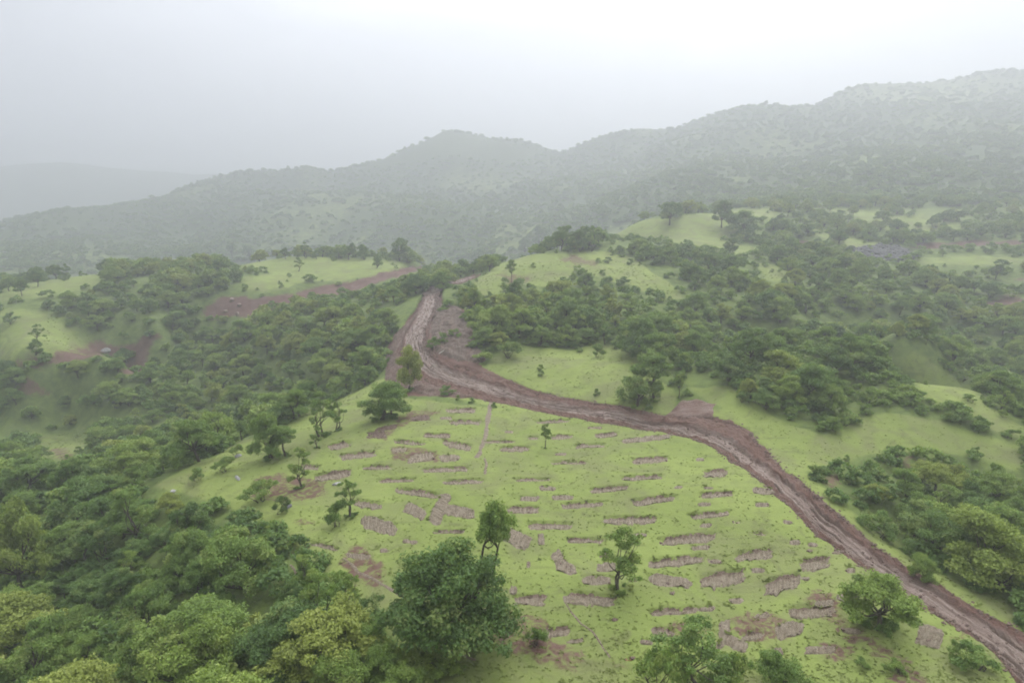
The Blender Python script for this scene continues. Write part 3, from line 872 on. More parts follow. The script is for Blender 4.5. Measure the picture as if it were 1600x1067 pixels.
def ribbon(name, line, width, mat, parent, bank=0.1):
    q = cast([p[0] for p in line], [p[1] for p in line])[:, :2]
    s = np.concatenate([[0], np.cumsum(np.linalg.norm(np.diff(q, axis=0), axis=1))])
    t = np.arange(0, s[-1], 0.22)
    c = np.stack([np.interp(t, s, q[:, 0]), np.interp(t, s, q[:, 1])], 1)
    c += 0.12 * np.stack([fbm(t / 1.3, t * 0, 3, 111), fbm(t / 1.3, t * 0 + 5, 3, 113)], 1)
    tan = np.gradient(c, axis=0)
    tan /= np.linalg.norm(tan, axis=1)[:, None]
    nor = np.stack([-tan[:, 1], tan[:, 0]], 1)
    f = np.linspace(-1, 1, 6)
    w = width * 0.5 * (1 + 0.6 * fbm(t / 1.1, t * 0 + 3, 3, 115))
    x = c[:, 0:1] + nor[:, 0:1] * f * w[:, None]
    y = c[:, 1:2] + nor[:, 1:2] * f * w[:, None]
    z = turf_h(x, y) + 0.03 - 0.12 * np.abs(f)[None, :] ** 2
    me = mesh_np(name, np.stack([x.ravel(), y.ravel(), z.ravel()], 1), grid_faces(*x.shape), mat, True,
                 {'along': ('POINT', t[:, None] + 0 * x), 'across': ('POINT', f[None, :] * w[:, None]), 'bank': ('POINT', np.full(x.size, bank))})
    return link(name, me, parent)
ribbon('footpath', [(767,628),(762,660),(757,690),(745,716)], 1.1, MAT['strip'], hillside)
ribbon('footpath', [(757,716),(760,728),(757,742)], 0.5, MAT['strip'], hillside)
ribbon('footpath', [(882,938),(890,955),(908,972),(925,985),(936,1002),(946,1018),(954,1030)], 0.28, MAT['strip'], hillside)
ribbon('footpath', [(536,872),(560,892),(585,905),(610,922),(640,935)], 0.45, MAT['strip'], hillside)
ribbon('footpath', [(454,882),(460,892),(464,905)], 0.4, MAT['strip'], hillside)
ribbon('footpath', [(705,990),(712,1008),(725,1022),(745,1030)], 0.4, MAT['strip'], hillside)

# ------------------------------------------------------------------ dug strips, each a piece of the hillside
def build_strip(fr, s, i):
    c, A, B = fr
    kind = s[5]
    la, lb = np.linalg.norm(A), np.linalg.norm(B)
    nu, nv = int(np.clip(la * 2 / 0.13, 8, 60)), int(np.clip(lb * 2 / 0.13, 6, 30))
    u, v = np.meshgrid(np.linspace(-1, 1, nu), np.linspace(-1, 1, nv))
    # square -> rounded, ragged outline
    rd = 0.12 if abs(s[4]) >= 18 else 0.34
    uu = u * np.sqrt(1 - 0.8 * rd * v * v)
    vv = v * np.sqrt(1 - rd * u * u)
    wob = fbm(u * la / 0.9 + i * 3.1, v * lb / 0.9 + i, 3, 121)
    rim = np.maximum(np.abs(u), np.abs(v)) ** 3
    uu = uu + rim * wob * 0.45 * min(1, 1.2 / la)
    vv = vv + rim * fbm(u * la / 0.7 + i * 5.7, v * lb + i, 4, 123) * np.where(v > 0, 0.32, 0.7)
    x = c[0] + uu * A[0] + vv * B[0]
    y = c[1] + uu * A[1] + vv * B[1]
    p = strip_profile(np.clip(uu, -1, 1), np.clip(vv, -1, 1), kind, 0.0)
    dep = strip_depth(kind, B)
    along, across = uu * la, vv * lb
    teeth = 0.035 * np.sin(along * 2 * math.pi / 0.36 + 2 * fbm(along / 1.5, across / 3, 2, 125)) * (1.0 if kind in 'st' else 0.3)
    clod = 0.13 * fbm(x / 0.32, y / 0.32, 3, 127) + (0.10 * fbm(x / 0.6, y / 0.6, 3, 128) if kind in 'dw' else 0)
    inner = sstep(1.0, 0.82, np.maximum(np.abs(u), np.abs(v)))
    z = base_h(x, y) - dep * p + 0.02 + inner * (teeth + clod + 0.03) - 0.07 * (1 - inner)
    if kind == 't':
        z = z + 0.10 * np.exp(-((v - 0.93) / 0.07) ** 2) * (0.6 + wob)       # turned sods along the far rim
    bank = np.clip((sstep(0.50, 0.80, v) if kind == 't' else 0.0 * v) + 0.25 * wob + (0.2 if kind == 'd' else 0), 0, 1) * 0.55
    mat = MAT[{'t': 'strip', 's': 'strip', 'd': 'dark_strip', 'w': 'strip', 'o': 'orange_strip'}[kind]]
    me = mesh_np('soil_strip', np.stack([x.ravel(), y.ravel(), z.ravel()], 1), grid_faces(nv, nu), mat, True,
                 {'along': ('POINT', along + i * 7.7), 'across': ('POINT', across), 'bank': ('POINT', bank)})
    return link('soil_strip', me, hillside)
for i, (fr, s) in enumerate(zip(strip_frames, STRIPS)):
    if fr is not None:
        build_strip(fr, s, i)

# ------------------------------------------------------------------ trees: one generator, several habits
def tube(path, radii, sides):
    path = np.asarray(path, float)
    n = len(path)
    tan = np.gradient(path, axis=0)
    tan /= np.linalg.norm(tan, axis=1)[:, None] + 1e-9
    ref = np.array([0.31, 0.95, 0.05])
    a = np.cross(tan, ref)
    a /= np.linalg.norm(a, axis=1)[:, None] + 1e-9
    b = np.cross(tan, a)
    th = np.linspace(0, 2 * math.pi, sides, endpoint=False)
    V = path[:, None, :] + np.asarray(radii)[:, None, None] * (np.cos(th)[None, :, None] * a[:, None, :] + np.sin(th)[None, :, None] * b[:, None, :])
    i = np.arange(n * sides).reshape(n, sides)
    F = np.stack([i[:-1], np.roll(i[:-1], -1, 1), np.roll(i[1:], -1, 1), i[1:]], -1).reshape(-1, 4)
    return V.reshape(-1, 3), F
class Acc:
    def __init__(self):
        self.V, self.F, self.n = [], [], 0
    def add(self, V, F):
        self.V.append(V); self.F.append(F + self.n); self.n += len(V)
    def get(self):
        return np.concatenate(self.V), np.concatenate(self.F)
def limb(r, a, b, ra, rb, sides, n=5, bend=0.12):
    a, b = np.asarray(a, float), np.asarray(b, float)
    t = np.linspace(0, 1, n)[:, None]
    L = np.linalg.norm(b - a)
    p = a + (b - a) * t
    off = r.normal(0, bend * L, 3)
    off2 = r.normal(0, bend * L * 0.5, 3)
    p = p + np.sin(t * math.pi) * off + np.sin(t * 2 * math.pi) * off2
    return tube(p, np.linspace(ra, rb, n), sides), p

def leaves(r, centres, radii, flat, per, size, tone_c, up=0.5):
    """rhombic leaf sprays round twig ends"""
    k = len(centres)
    idx = np.repeat(np.arange(k), per)
    m = len(idx)
    d = r.normal(0, 1, (m, 3))
    d /= np.linalg.norm(d, axis=1)[:, None]
    rad = r.random(m) ** 0.45
    off = d * rad[:, None] * radii[idx][:, None]
    off[:, 2] *= flat
    c = centres[idx] + off
    nrm = d * 0.6 + r.normal(0, 0.55, (m, 3)) + np.array([0, 0, up])
    nrm /= np.linalg.norm(nrm, axis=1)[:, None] + 1e-9
    t = np.cross(nrm, r.normal(0, 1, (m, 3)))
    t /= np.linalg.norm(t, axis=1)[:, None] + 1e-9
    b = np.cross(nrm, t)
    s = size * (0.6 + 0.8 * r.random(m))[:, None]
    droop = np.array([0, 0, -1.0]) * s * 0.18
    V = np.stack([c - t * s * 0.62 + droop, c - b * s * 0.36, c + t * s * 0.62 + droop, c + b * s * 0.36], 1).reshape(-1, 3)
    F = np.arange(m * 4).reshape(-1, 4)
    tone = np.clip(tone_c[idx] + r.normal(0, 0.16, m), 0, 1)
    return V, F, tone

HABITS = {
    # height 1 unit = 1 m; all built about 6 m tall and scaled
    'rounded': dict(h=6.6, trunk=1.3, lobes=18, ring=2.45, top=5.2, base=1.6, lobe_r=1.30, flat=0.85, clusters=14, cr=0.58, stems=1, rt=0.24),
    'broad':   dict(h=6.2, trunk=1.7, lobes=11,  ring=2.3, top=5.2, base=1.9, lobe_r=1.10, flat=0.75, clusters=11, cr=0.55, stems=1, rt=0.17),
    'bushy':   dict(h=5.2, trunk=0.8, lobes=11, ring=2.0, top=4.3, base=1.0, lobe_r=1.10, flat=0.75, clusters=10, cr=0.58, stems=3, rt=0.11),
    'slender': dict(h=7.0, trunk=2.8, lobes=8,  ring=1.25, top=6.2, base=3.2, lobe_r=0.85, flat=0.75, clusters=9, cr=0.50, stems=1, rt=0.14),
    'sparse':  dict(h=6.0, trunk=1.4, lobes=9,  ring=1.6, top=5.4, base=1.6, lobe_r=0.75, flat=0.6, clusters=6, cr=0.42, stems=2, rt=0.11),
    'topknot': dict(h=7.0, trunk=4.4, lobes=8,  ring=0.95, top=6.3, base=4.9, lobe_r=0.75, flat=0.9, clusters=9, cr=0.48, stems=2, rt=0.11),
    'shrub':   dict(h=2.2, trunk=0.3, lobes=7,  ring=1.15, top=1.6, base=0.5, lobe_r=0.60, flat=0.75, clusters=7, cr=0.38, stems=4, rt=0.05),
}
def grow(habit, seed, per, size, sides=6, wood=True):
    """returns (trunk mesh data, crown mesh data) for one individual shape"""
    H = HABITS[habit]
    r = np.random.default_rng(seed)
    acc = Acc()
    lean = r.normal(0, 0.22, 2)
    fork = np.array([lean[0], lean[1], H['trunk']])
    stems = []
    for s in range(H['stems']):
        foot = np.array([0, 0, -0.5]) if H['stems'] == 1 else np.array([*(r.normal(0, 0.16, 2)), -0.4])
        top = fork + (0 if H['stems'] == 1 else np.array([*(r.normal(0, 0.45, 2)), r.normal(0, 0.2)]))
        (Vt, Ft), p = limb(r, foot, top, H['rt'] * 1.35, H['rt'] * 0.8, sides + 2, 6, 0.05)
        acc.add(Vt, Ft)
        stems.append(top)
    centres, radii, tones = [], [], []
    n = H['lobes']
    skew = r.normal(0, 0.22, 2) * H['ring']
    for i in range(n):
        ang = 2 * math.pi * (i * 0.618 + r.normal(0, 0.06))
        lev = (i + 0.5) / n                                       # 0 low outer, 1 top middle
        rad = H['ring'] * math.sqrt(max(0.02, 1 - lev ** 1.6)) * r.uniform(0.72, 1.15)
        zc = H['base'] + (H['top'] - H['base']) * lev + r.normal(0, 0.28)
        lc = np.array([math.cos(ang) * rad + lean[0] + skew[0] * lev, math.sin(ang) * rad + lean[1] + skew[1] * lev, zc])
        lr = H['lobe_r'] * r.uniform(0.7, 1.25)
        st = stems[i % len(stems)]
        (Vl, Fl), p = limb(r, st, lc - np.array([0, 0, lr * 0.25]), H['rt'] * 0.55, H['rt'] * 0.16, sides - 1, 5, 0.09)
        acc.add(Vl, Fl)
        tone_l = r.normal(0.48, 0.16)
        for k in range(H['clusters']):
            d = r.normal(0, 1, 3)
            d /= np.linalg.norm(d)
            if d[2] < -0.35:
                d[2] *= -0.6
            cc = lc + d * lr * r.uniform(0.55, 1.05) * np.array([1, 1, H['flat']])
            centres.append(cc)
            radii.append(H['cr'] * r.uniform(0.65, 1.3))
            tones.append(np.clip(tone_l + r.normal(0, 0.13), 0, 1))
            if wood and k % 3 == 0:
                (Vb, Fb), _ = limb(r, p[3], cc, H['rt'] * 0.16, H['rt'] * 0.05, 3, 3, 0.08)
                acc.add(Vb, Fb)
    LV, LF, tone = leaves(r, np.array(centres), np.array(radii), 0.7 * H['flat'] + 0.2, per, size, np.array(tones))
    return acc.get(), (LV, LF, tone)

SHAPES = {}                                # habit -> list of (trunk mesh, crown mesh, top height, crown radius)
def make_shapes(table):
    for habit, count, per, size in table:
        out = []
        for k in range(count):
            (TV, TF), (LV, LF, tone) = grow(habit, hash_seed(habit, k), per, size)
            out.append((mesh_np(habit + '_trunk', TV, TF, MAT['bark'], True), mesh_np(habit + '_crown', LV, LF, MAT['leaf'], False, {'tone': ('FACE', tone)}),
                        float(np.percentile(LV[:, 2], 99.5)), float(np.percentile(np.hypot(LV[:, 0], LV[:, 1]), 97))))
        SHAPES[habit] = out
def hash_seed(habit, k):
    return sum(ord(ch) * (i + 3) for i, ch in enumerate(habit)) * 31 + k * 101
make_shapes([('rounded', 2, 150, 0.15), ('broad', 5, 140, 0.155), ('bushy', 5, 140, 0.15), ('slender', 3, 140, 0.15), ('sparse', 4, 110, 0.14), ('topknot', 1, 130, 0.14), ('shrub', 4, 90, 0.12)])

def template_mesh(habit, seed, per, size, wood):
    (TV, TF), (LV, LF, tone) = grow(habit, seed, per, size, 4, False)
    if not wood:
        me = mesh_np(habit + '_far', LV, LF, MAT['leaf'], False, {'tone': ('FACE', tone)})
        return me
    V_ = np.concatenate([TV, LV]); F_ = np.concatenate([TF, LF + len(TV)])
    me = mesh_np(habit + '_mid', V_, F_, MAT['bark'], False, {'tone': ('FACE', np.concatenate([np.zeros(len(TF)), tone]))})
    me.materials.append(MAT['leaf'])
    mi = np.concatenate([np.zeros(len(TF), np.int32), np.ones(len(LF), np.int32)])
    me.polygons.foreach_set('material_index', mi)
    return me

def scatter(name, meshes, P_, rot, scl, pick, tint, label):
    """one object whose points carry copies of a few plant shapes (a mass nobody could count)"""
    coll = bpy.data.collections.new(name + '_shapes')
    for i, me in enumerate(meshes):
        coll.objects.link(bpy.data.objects.new('%s_shape_%02d' % (name, i), me))
    me = bpy.data.meshes.new(name)
    me.vertices.add(len(P_))
    me.vertices.foreach_set('co', np.asarray(P_, np.float32).ravel())
    for an, ty, val in (('turn', 'FLOAT', rot), ('tint', 'FLOAT', tint)):
        me.attributes.new(an, ty, 'POINT').data.foreach_set('value', np.asarray(val, np.float32))
    me.attributes.new('pick', 'INT', 'POINT').data.foreach_set('value', np.asarray(pick, np.int32))
    me.attributes.new('size', 'FLOAT_VECTOR', 'POINT').data.foreach_set('vector', np.asarray(scl, np.float32).ravel())
    o = link(name, me)
    g = bpy.data.node_groups.new(name + '_nodes', 'GeometryNodeTree')
    g.interface.new_socket('Geometry', in_out='INPUT', socket_type='NodeSocketGeometry')
    g.interface.new_socket('Geometry', in_out='OUTPUT', socket_type='NodeSocketGeometry')
    gi, go = g.nodes.new('NodeGroupInput'), g.nodes.new('NodeGroupOutput')
    ci = g.nodes.new('GeometryNodeCollectionInfo')
    ci.inputs['Collection'].default_value = coll
    ci.inputs['Separate Children'].default_value = True
    ci.inputs['Reset Children'].default_value = True
    ip = g.nodes.new('GeometryNodeInstanceOnPoints')
    ip.inputs['Pick Instance'].default_value = True
    def named(nm, ty):
        n = g.nodes.new('GeometryNodeInputNamedAttribute')
        n.data_type = ty
        n.inputs['Name'].default_value = nm
        return n.outputs['Attribute']
    cx_ = g.nodes.new('ShaderNodeCombineXYZ')
    g.links.new(named('turn', 'FLOAT'), cx_.inputs['Z'])
    e2r = g.nodes.new('FunctionNodeEulerToRotation')
    g.links.new(cx_.outputs[0], e2r.inputs[0])
    g.links.new(gi.outputs[0], ip.inputs['Points'])
    g.links.new(ci.outputs[0], ip.inputs['Instance'])
    g.links.new(named('pick', 'INT'), ip.inputs['Instance Index'])
    g.links.new(e2r.outputs[0], ip.inputs['Rotation'])
    g.links.new(named('size', 'FLOAT_VECTOR'), ip.inputs['Scale'])
    g.links.new(ip.outputs[0], go.inputs[0])
    md = o.modifiers.new('scatter', 'NODES')
    md.node_group = g
    return tag(o, label, kind='stuff')

# ------------------------------------------------------------------ trees picked out one by one: base column, row, height in rows, habit, tint, width factor, label
HEROES = [
    (701,1003,174,'rounded',0.20,214,'big dark green round-crowned tree in the middle of the dug spur'),
    (768,958,166,'topknot',0.50,66,'slim lighter green tree rising behind the big dark round tree'),
    (968,924,100,'sparse',0.55,80,'open-branched green tree standing alone right of the spur centre'),
    (851,700,38,'slender',0.40,20,'tiny lone sapling on open grass below the track'),
    (1366,980,96,'broad',0.66,132,'spreading yellow-green tree beside the track with forked dark trunk'),
    (1085,1072,110,'sparse',0.40,120,'feathery green tree at the bottom edge right of the big tree'),
    (1140,1080,62,'shrub',0.38,62,'vivid dark green bush at the foot of the feathery bottom-edge tree'),
    (1040,1086,82,'shrub',0.42,84,'grey-green bush left of the feathery bottom-edge tree'),
    (1225,1082,64,'bushy',0.40,82,'small grey-green tree cut by the bottom edge below the soil strips'),
    (470,762,62,'sparse',0.62,42,'small thin tree above the brown scrape on the left brow'),
    (548,806,58,'sparse',0.45,44,'thin two-stemmed sapling between brown strips left of the spur'),
    (528,822,44,'shrub',0.40,40,'loose bush at the foot of the two-stemmed sapling'),
    (425,716,76,'bushy',0.45,64,'dense small tree on the left brow above the brown scrape'),
    (445,712,50,'slender',0.42,40,'narrow tree leaning on the dense brow tree'),
    (637,612,72,'bushy',0.92,46,'yellow-tipped tree standing in the bend of the mud track'),
    (596,656,64,'bushy',0.38,80,'low dark bushy tree just below the bend of the track'),
    (612,650,55,'broad',0.36,50,'right-hand stem of the bushy clump below the bend'),
    (502,682,74,'sparse',0.40,46,'thin grey tree on the upper left brow'),
    (525,672,60,'sparse',0.36,36,'second thin tree on the upper left brow, nearer the track'),
    (495,700,36,'sparse',0.44,24,'little sapling below the thin trees of the upper brow'),
    (995,634,66,'bushy',0.35,72,'round grey-green bush beside the upper edge of the track'),
    (1022,622,74,'slender',0.42,50,'leaning tree behind the round trackside bush'),
    (1061,622,38,'slender',0.55,18,'single sapling by the corner of the bare widening'),
    (799,440,38,'slender',0.55,14,'spindly solitary sapling on the left shoulder of the knoll'),
    (845,392,40,'broad',0.08,34,'neat umbrella-shaped tree on the knoll crest'),
    (877,391,38,'broad',0.30,44,'wide tree behind the white-clad person on the knoll'),
    (905,393,34,'bushy',0.16,36,'dark bushy clump on the right of the knoll crest'),
    (924,393,40,'sparse',0.34,22,'bare-limbed tree at the right end of the knoll crest row'),
    (822,394,24,'bushy',0.2,0.9,'small dark bush left of the umbrella-shaped knoll tree'),
    (770,410,36,'sparse',0.36,1.0,'leaning open tree at the knoll shoulder above the track'),
    (752,416,30,'bushy',0.32,1.0,'bush beside the track where it leaves the bend'),
    (1128,356,42,'broad',0.14,0.85,'dark lone tree on the grassy ridge right of the knoll'),
    (1045,352,36,'broad',0.16,0.95,'left dark tree on the grassy ridge beyond the knoll'),
    (1137,398,26,'bushy',0.16,0.8,'small dark bush-tree on the grassy clearing beyond the knoll'),
    (1165,365,36,'bushy',0.22,1.5,'wide low grey-green clump right of the lone ridge tree'),
    (364,407,30,'slender',0.12,0.9,'tall narrow tree on the back edge of the left plateau'),
    (391,407,24,'broad',0.2,0.9,'round tree right of the narrow plateau tree'),
    (447,405,18,'broad',0.16,0.9,'small conical tree on the plateau rim'),
    (478,404,26,'sparse',0.2,0.9,'upright feathery tree midway along the plateau rim'),
    (495,405,14,'sparse',0.3,0.9,'stunted tree right of the feathery plateau tree'),
    (545,406,26,'broad',0.18,0.85,'dark umbrella tree on the plateau'),
    (570,406,24,'bushy',0.24,0.8,'dense tree next to the dark umbrella tree on the plateau'),
    (625,408,36,'broad',0.18,0.9,'largest round tree at the right end of the plateau'),
    (588,419,20,'bushy',0.25,0.8,'small bush on the open plateau grass'),
    (467,424,22,'sparse',0.2,0.9,'little tree on the plateau slope above the red scar'),
    (36,935,140,'broad',0.80,110,'tall pale-trunked yellow-green tree at the left edge'),
    (508,1000,105,'sparse',0.5,60,'leggy bare-stemmed tree at the right edge of the lower wood'),
    (1525,1044,44,'shrub',0.35,76,'wide low shrub on the verge of the near track'),
    (1497,1032,30,'shrub',0.42,36,'smaller shrub touching the wide verge shrub'),
    (1375,838,42,'shrub',0.36,1.1,'low shrub on the grass strip across the track'),
    (1450,905,48,'bushy',0.55,0.8,'bright small bush on the grass strip by the track'),
    (440,800,28,'shrub',0.02,0.8,'blackish dead-looking shrub under the brown scrape'),
    (408,780,34,'shrub',0.5,1.1,'green shrub beside the brown scrape'),
    (700,478,22,'shrub',0.30,1.0,'scraggly shrub on the slipped earth'),
    (690,535,16,'shrub',0.35,1.0,'flattened shrub amid the slipped earth by the bend'),
    (712,527,14,'shrub',0.42,1.2,'torn low shrub in the middle of the slipped earth'),
    (678,545,20,'shrub',0.40,0.8,'shrub at the track edge of the slipped earth'),
    (735,500,18,'shrub',0.42,1.2,'shrub on the upper right edge of the slipped earth'),
    (767,475,20,'shrub',0.02,0.9,'dark purple-grey bush on the grass left of the knoll wood'),
    (800,560,30,'shrub',0.30,0.9,'shrub standing free below the knoll wood'),
    (932,558,22,'shrub',0.35,0.8,'small shrub on the grass beyond the track'),
    (372,712,20,'shrub',0.45,0.7,'small shrub by the pale stone on the left brow'),
    (352,735,24,'shrub',0.46,0.9,'green shrub halfway down the left brow'),
    (310,750,22,'shrub',0.40,0.9,'grey-green shrub low on the left brow'),
    (60,535,30,'sparse',0.3,0.9,'isolated bush-tree on the left meadow'),
    (18,505,18,'shrub',0.25,0.9,'small dark bush at the top of the left meadow'),
    (55,553,26,'bushy',0.35,0.8,'bush at the lower rim of the left meadow'),
    (35,462,26,'broad',0.2,0.9,'tree standing on the bright left slope'),
    (60,448,26,'broad',0.18,0.9,'second tree on the bright left slope'),
    (103,436,24,'sparse',0.2,0.9,'third tree on the bright left slope, nearest its top'),
    (450,975,64,'bushy',0.03,0.8,'dark grey bush in the lower wood by the footpath'),
    (570,965,40,'shrub',0.03,1.1,'blackish shrub left of the big dark tree'),
    (548,958,60,'sparse',0.62,0.9,'yellowish thin tree near the footpath left of the big tree'),
]
HEROES += [
    (650,1052,52,'shrub',0.78,1.5,'bright green leafy bush at the foot of the big dark tree'),
    (610,1062,66,'bushy',0.55,1.0,'mid-green bush left of the bright bush under the big tree'),
    (575,1040,72,'bushy',0.50,1.1,'olive bushy tree between the leggy tree and the big tree'),
    (700,1048,34,'shrub',0.72,1.2,'low leafy clump right under the big dark tree'),
    (680,1075,40,'shrub',0.66,1.6,'wide leafy clump at the bottom edge below the big tree'),
    (540,1085,84,'bushy',0.60,1.0,'bushy tree cut by the bottom edge left of the big tree'),
    (630,1100,70,'bushy',0.64,1.1,'yellowish bush cut by the bottom edge below the big tree'),
    (520,925,36,'shrub',0.55,1.1,'shrub beside the footpath at the wood margin'),
    (480,925,60,'sparse',0.66,1.0,'airy yellow-green tree at the wood margin above the leggy tree'),
    (838,1010,34,'shrub',0.40,0.8,'twiggy shrub right of the big tree beside a dug strip'),
    (1400,1050,22,'shrub',0.55,1.2,'weedy clump on the brown earth by the near track'),
    (1345,1040,16,'shrub',0.55,1.2,'small weedy clump left of the brown earth by the near track'),
]
HEROES += [(x, y, h, 'broad', 0.12, 0.9, l) for x, y, h, l in (
    (312,291,9,'leftmost pair tree on the far skyline'),(299,293,8,'low round tree beside the leftmost skyline tree'),(345,279,8,'skyline tree climbing the left ridge, third from left'),
    (370,276,7,'skyline tree fourth from left on the ridge'),(382,274,6,'skyline tree fifth from left on the ridge'),(437,266,6,'tiny tree on the flat crest of the left ridge'),(450,266,7,'second tiny tree on the flat crest of the left ridge'),
    (463,266,6,'third tiny tree on the flat crest of the left ridge'),(1196,166,9,'dark tree on the right skyline hump'),(1207,166,9,'second dark tree on the right skyline hump'),(1215,168,8,'third dark tree on the right skyline hump'),
    (633,236,7,'small tree on the slope of the pointed peak'))]

trees = []            # every tree: dict(x, y, z, habit, shape, scale, width, tint, label)
def add_tree(x, y, habit, height, width, tint, label=None, hero=False):
    k = int(rng.integers(len(SHAPES[habit])))
    top = SHAPES[habit][k][2]
    s = height / top
    trees.append(dict(x=x, y=y, z=float(turf_h(x, y)), habit=habit, k=k, s=s, w=width, tint=float(np.clip(tint, 0, 1)), label=label, hero=hero, rot=float(rng.uniform(0, 6.28)), rad=SHAPES[habit][k][3] * s * width, h=height))
for (px, py, hp, habit, tint, wf, label) in HEROES:
    q = cast([px], [py])[0]
    if np.isnan(q[0]):
        q = cast([px], [py + 4])[0]
        if np.isnan(q[0]):
            q = cast([px], [py + 9])[0]
    if np.isnan(q[0]):
        print('no ground for', label)
        continue
    dist = project(q[0], q[1], q[2])[2]
    # height and spread from the rows and columns the tree spans, seen at this slant
    sl = math.atan2(CAM_Z - q[2], q[1])
    span = hp * float(dist) / F_PX
    nat = np.mean([c[3] / c[2] for c in SHAPES[habit]])
    if wf > 5:
        rad = 0.5 * wf * float(dist) / F_PX
        hgt = max((span - 0.55 * rad * abs(math.sin(sl))) / math.cos(sl), 0.55 * span)
        wf = rad / (nat * hgt)
    else:
        hgt = span / (math.cos(sl) + nat * wf * 0.55 * abs(math.sin(sl)))
    add_tree(q[0], q[1], habit, hgt, wf, tint, label, True)

# ------------------------------------------------------------------ the woods
def poisson(xlo, xhi, ylo, yhi, spacing, n_try):
    """random spots that keep their distance from one another"""
    cell = spacing
    grid = {}
    out = []
    xs = rng.uniform(xlo, xhi, n_try); ys = rng.uniform(ylo, yhi, n_try)
    s2 = spacing * spacing
    for x, y in zip(xs, ys):
        i, j = int(x // cell), int(y // cell)
        ok = True
        for a in (-1, 0, 1):
            for b in (-1, 0, 1):
                for (px_, py_) in grid.get((i + a, j + b), ()):
                    if (px_ - x) ** 2 + (py_ - y) ** 2 < s2:
                        ok = False
                        break
                if not ok: break
            if not ok: break
        if ok:
            grid.setdefault((i, j), []).append((x, y))
            out.append((x, y))
    return np.array(out)
KEEP = CLEAR + [BARE_PEAK,
    [(600,594),(604,550),(616,520),(640,494),(662,455),(690,448),(722,474),(730,502),(742,517),(746,544),(760,562),(1060,640),(1120,620),(1140,650),(1300,780),(1600,985),(1600,1067),(1560,1067),(1200,780),(1050,690),(640,620)],
    [(690,450),(735,425),(755,425),(740,445),(700,460)],
    [(310,492),(332,468),(370,459),(440,458),(440,470),(400,480),(350,495)],
    [(470,452),(560,434),(665,408),(672,416),(580,450),(520,462)],
    [(110,552),(165,530),(178,545),(150,556)],[(200,555),(235,560),(225,580),(205,575)],
    [(1424,376),(1600,374),(1600,384),(1424,388)],[(1320,388),(1410,382),(1425,396),(1350,402)],
]
def blocked(px, py):
    m = np.zeros(np.shape(px), bool)
    for p in KEEP:
        m |= in_poly(px, py, p)
    return m
def wood(xlo, xhi, ylo, yhi, spacing, n_try, hmin, hmax, keep_checks=True):
    pts_ = poisson(xlo, xhi, ylo, yhi, spacing, n_try)
    x, y = pts_[:, 0], pts_[:, 1]
    z = turf_h(x, y)
    px, py, d = project(x, y, z)
    f = lookup(M_FOREST, x, y) * (1 - lookup(M_ROCK, x, y)) * (1 - 0.55 * lookup(M_SOIL, x, y))
    f = f * np.clip(0.92 - 1.1 * fbm(x / 13.0, y / 13.0, 3, 181), 0.12, 1.0)            # thickets and gaps
    gul = in_poly(px, py, [(1330,700),(1620,700),(1620,960),(1500,925),(1400,850),(1330,790)])
    low = in_poly(px, py, [(-50,760),(250,780),(420,850),(600,990),(640,1200),(-50,1200)])
    f = np.where((px > 930) & (y > 85) & ~gul, f * 0.64, f)
    f = np.where(gul | low, np.maximum(f, 0.95 * lookup(M_FOREST, x, y)), f)
    inframe = (px > -160) & (px < 1760) & (py > 60) & (py < 1250)
    ok = inframe & (rng.random(len(x)) < np.clip(f * 1.15 - 0.1, 0, 1))
    h = (hmin + (hmax - hmin) * rng.random(len(x)) ** 1.5) * np.where(gul, 1.12, 1.0)
    if keep_checks:
        # a crown must not stand in front of ground that is open in the photograph
        hp = h * F_PX / d * 0.94
        wp = 0.36 * hp
        for fx, fy in ((0, 0.95), (0, 0.6), (-1, 0.6), (1, 0.6), (0, 0.3)):
            ok &= ~blocked(px + fx * wp, py - fy * hp)
    return x[ok], y[ok], h[ok]
def tint_at(x, y):
    v = 0.53 + 0.30 * fbm(x / 30.0, y / 30.0, 2, 131) + rng.normal(0, 0.24, np.shape(x))
    # the two valleys hold bluer, darker trees further off
    v = v + 0.06 * ((x > 20) & (y < 85))
    return np.clip(v, 0.05, 0.88)
hero_xy = np.array([(t['x'], t['y'], t['rad']) for t in trees])
def off_heroes(x, y):
    return ((x[:, None] - hero_xy[None, :, 0]) ** 2 + (y[:, None] - hero_xy[None, :, 1]) ** 2 > (0.75 * hero_xy[None, :, 2] + 0.6) ** 2).all(1)
x, y, h = wood(-85, 120, 28, 140, 2.7, 38000, 2.0, 6.0)
ok = off_heroes(x, y)
x, y, h = x[ok], y[ok], h[ok]
tn = tint_at(x, y)
for a, b, c, t in zip(x, y, h, tn):
    hb = ['broad', 'bushy', 'rounded', 'slender', 'broad', 'bushy', 'bushy', 'sparse'][int(rng.integers(8))]
    add_tree(a, b, hb, c if hb != 'bushy' else c * 0.85, rng.uniform(0.95, 1.3), t)
x, y, h = wood(-210, 260, 140, 330, 3.3, 46000, 1.8, 5.2)
ok = off_heroes(x, y)
x, y, h = x[ok], y[ok], h[ok]
tn = tint_at(x, y)
for a, b, c, t in zip(x, y, h, tn):
    hb = ['broad', 'bushy', 'rounded', 'broad', 'bushy'][int(rng.integers(5))]
    add_tree(a, b, hb, c, rng.uniform(1.0, 1.35), t)
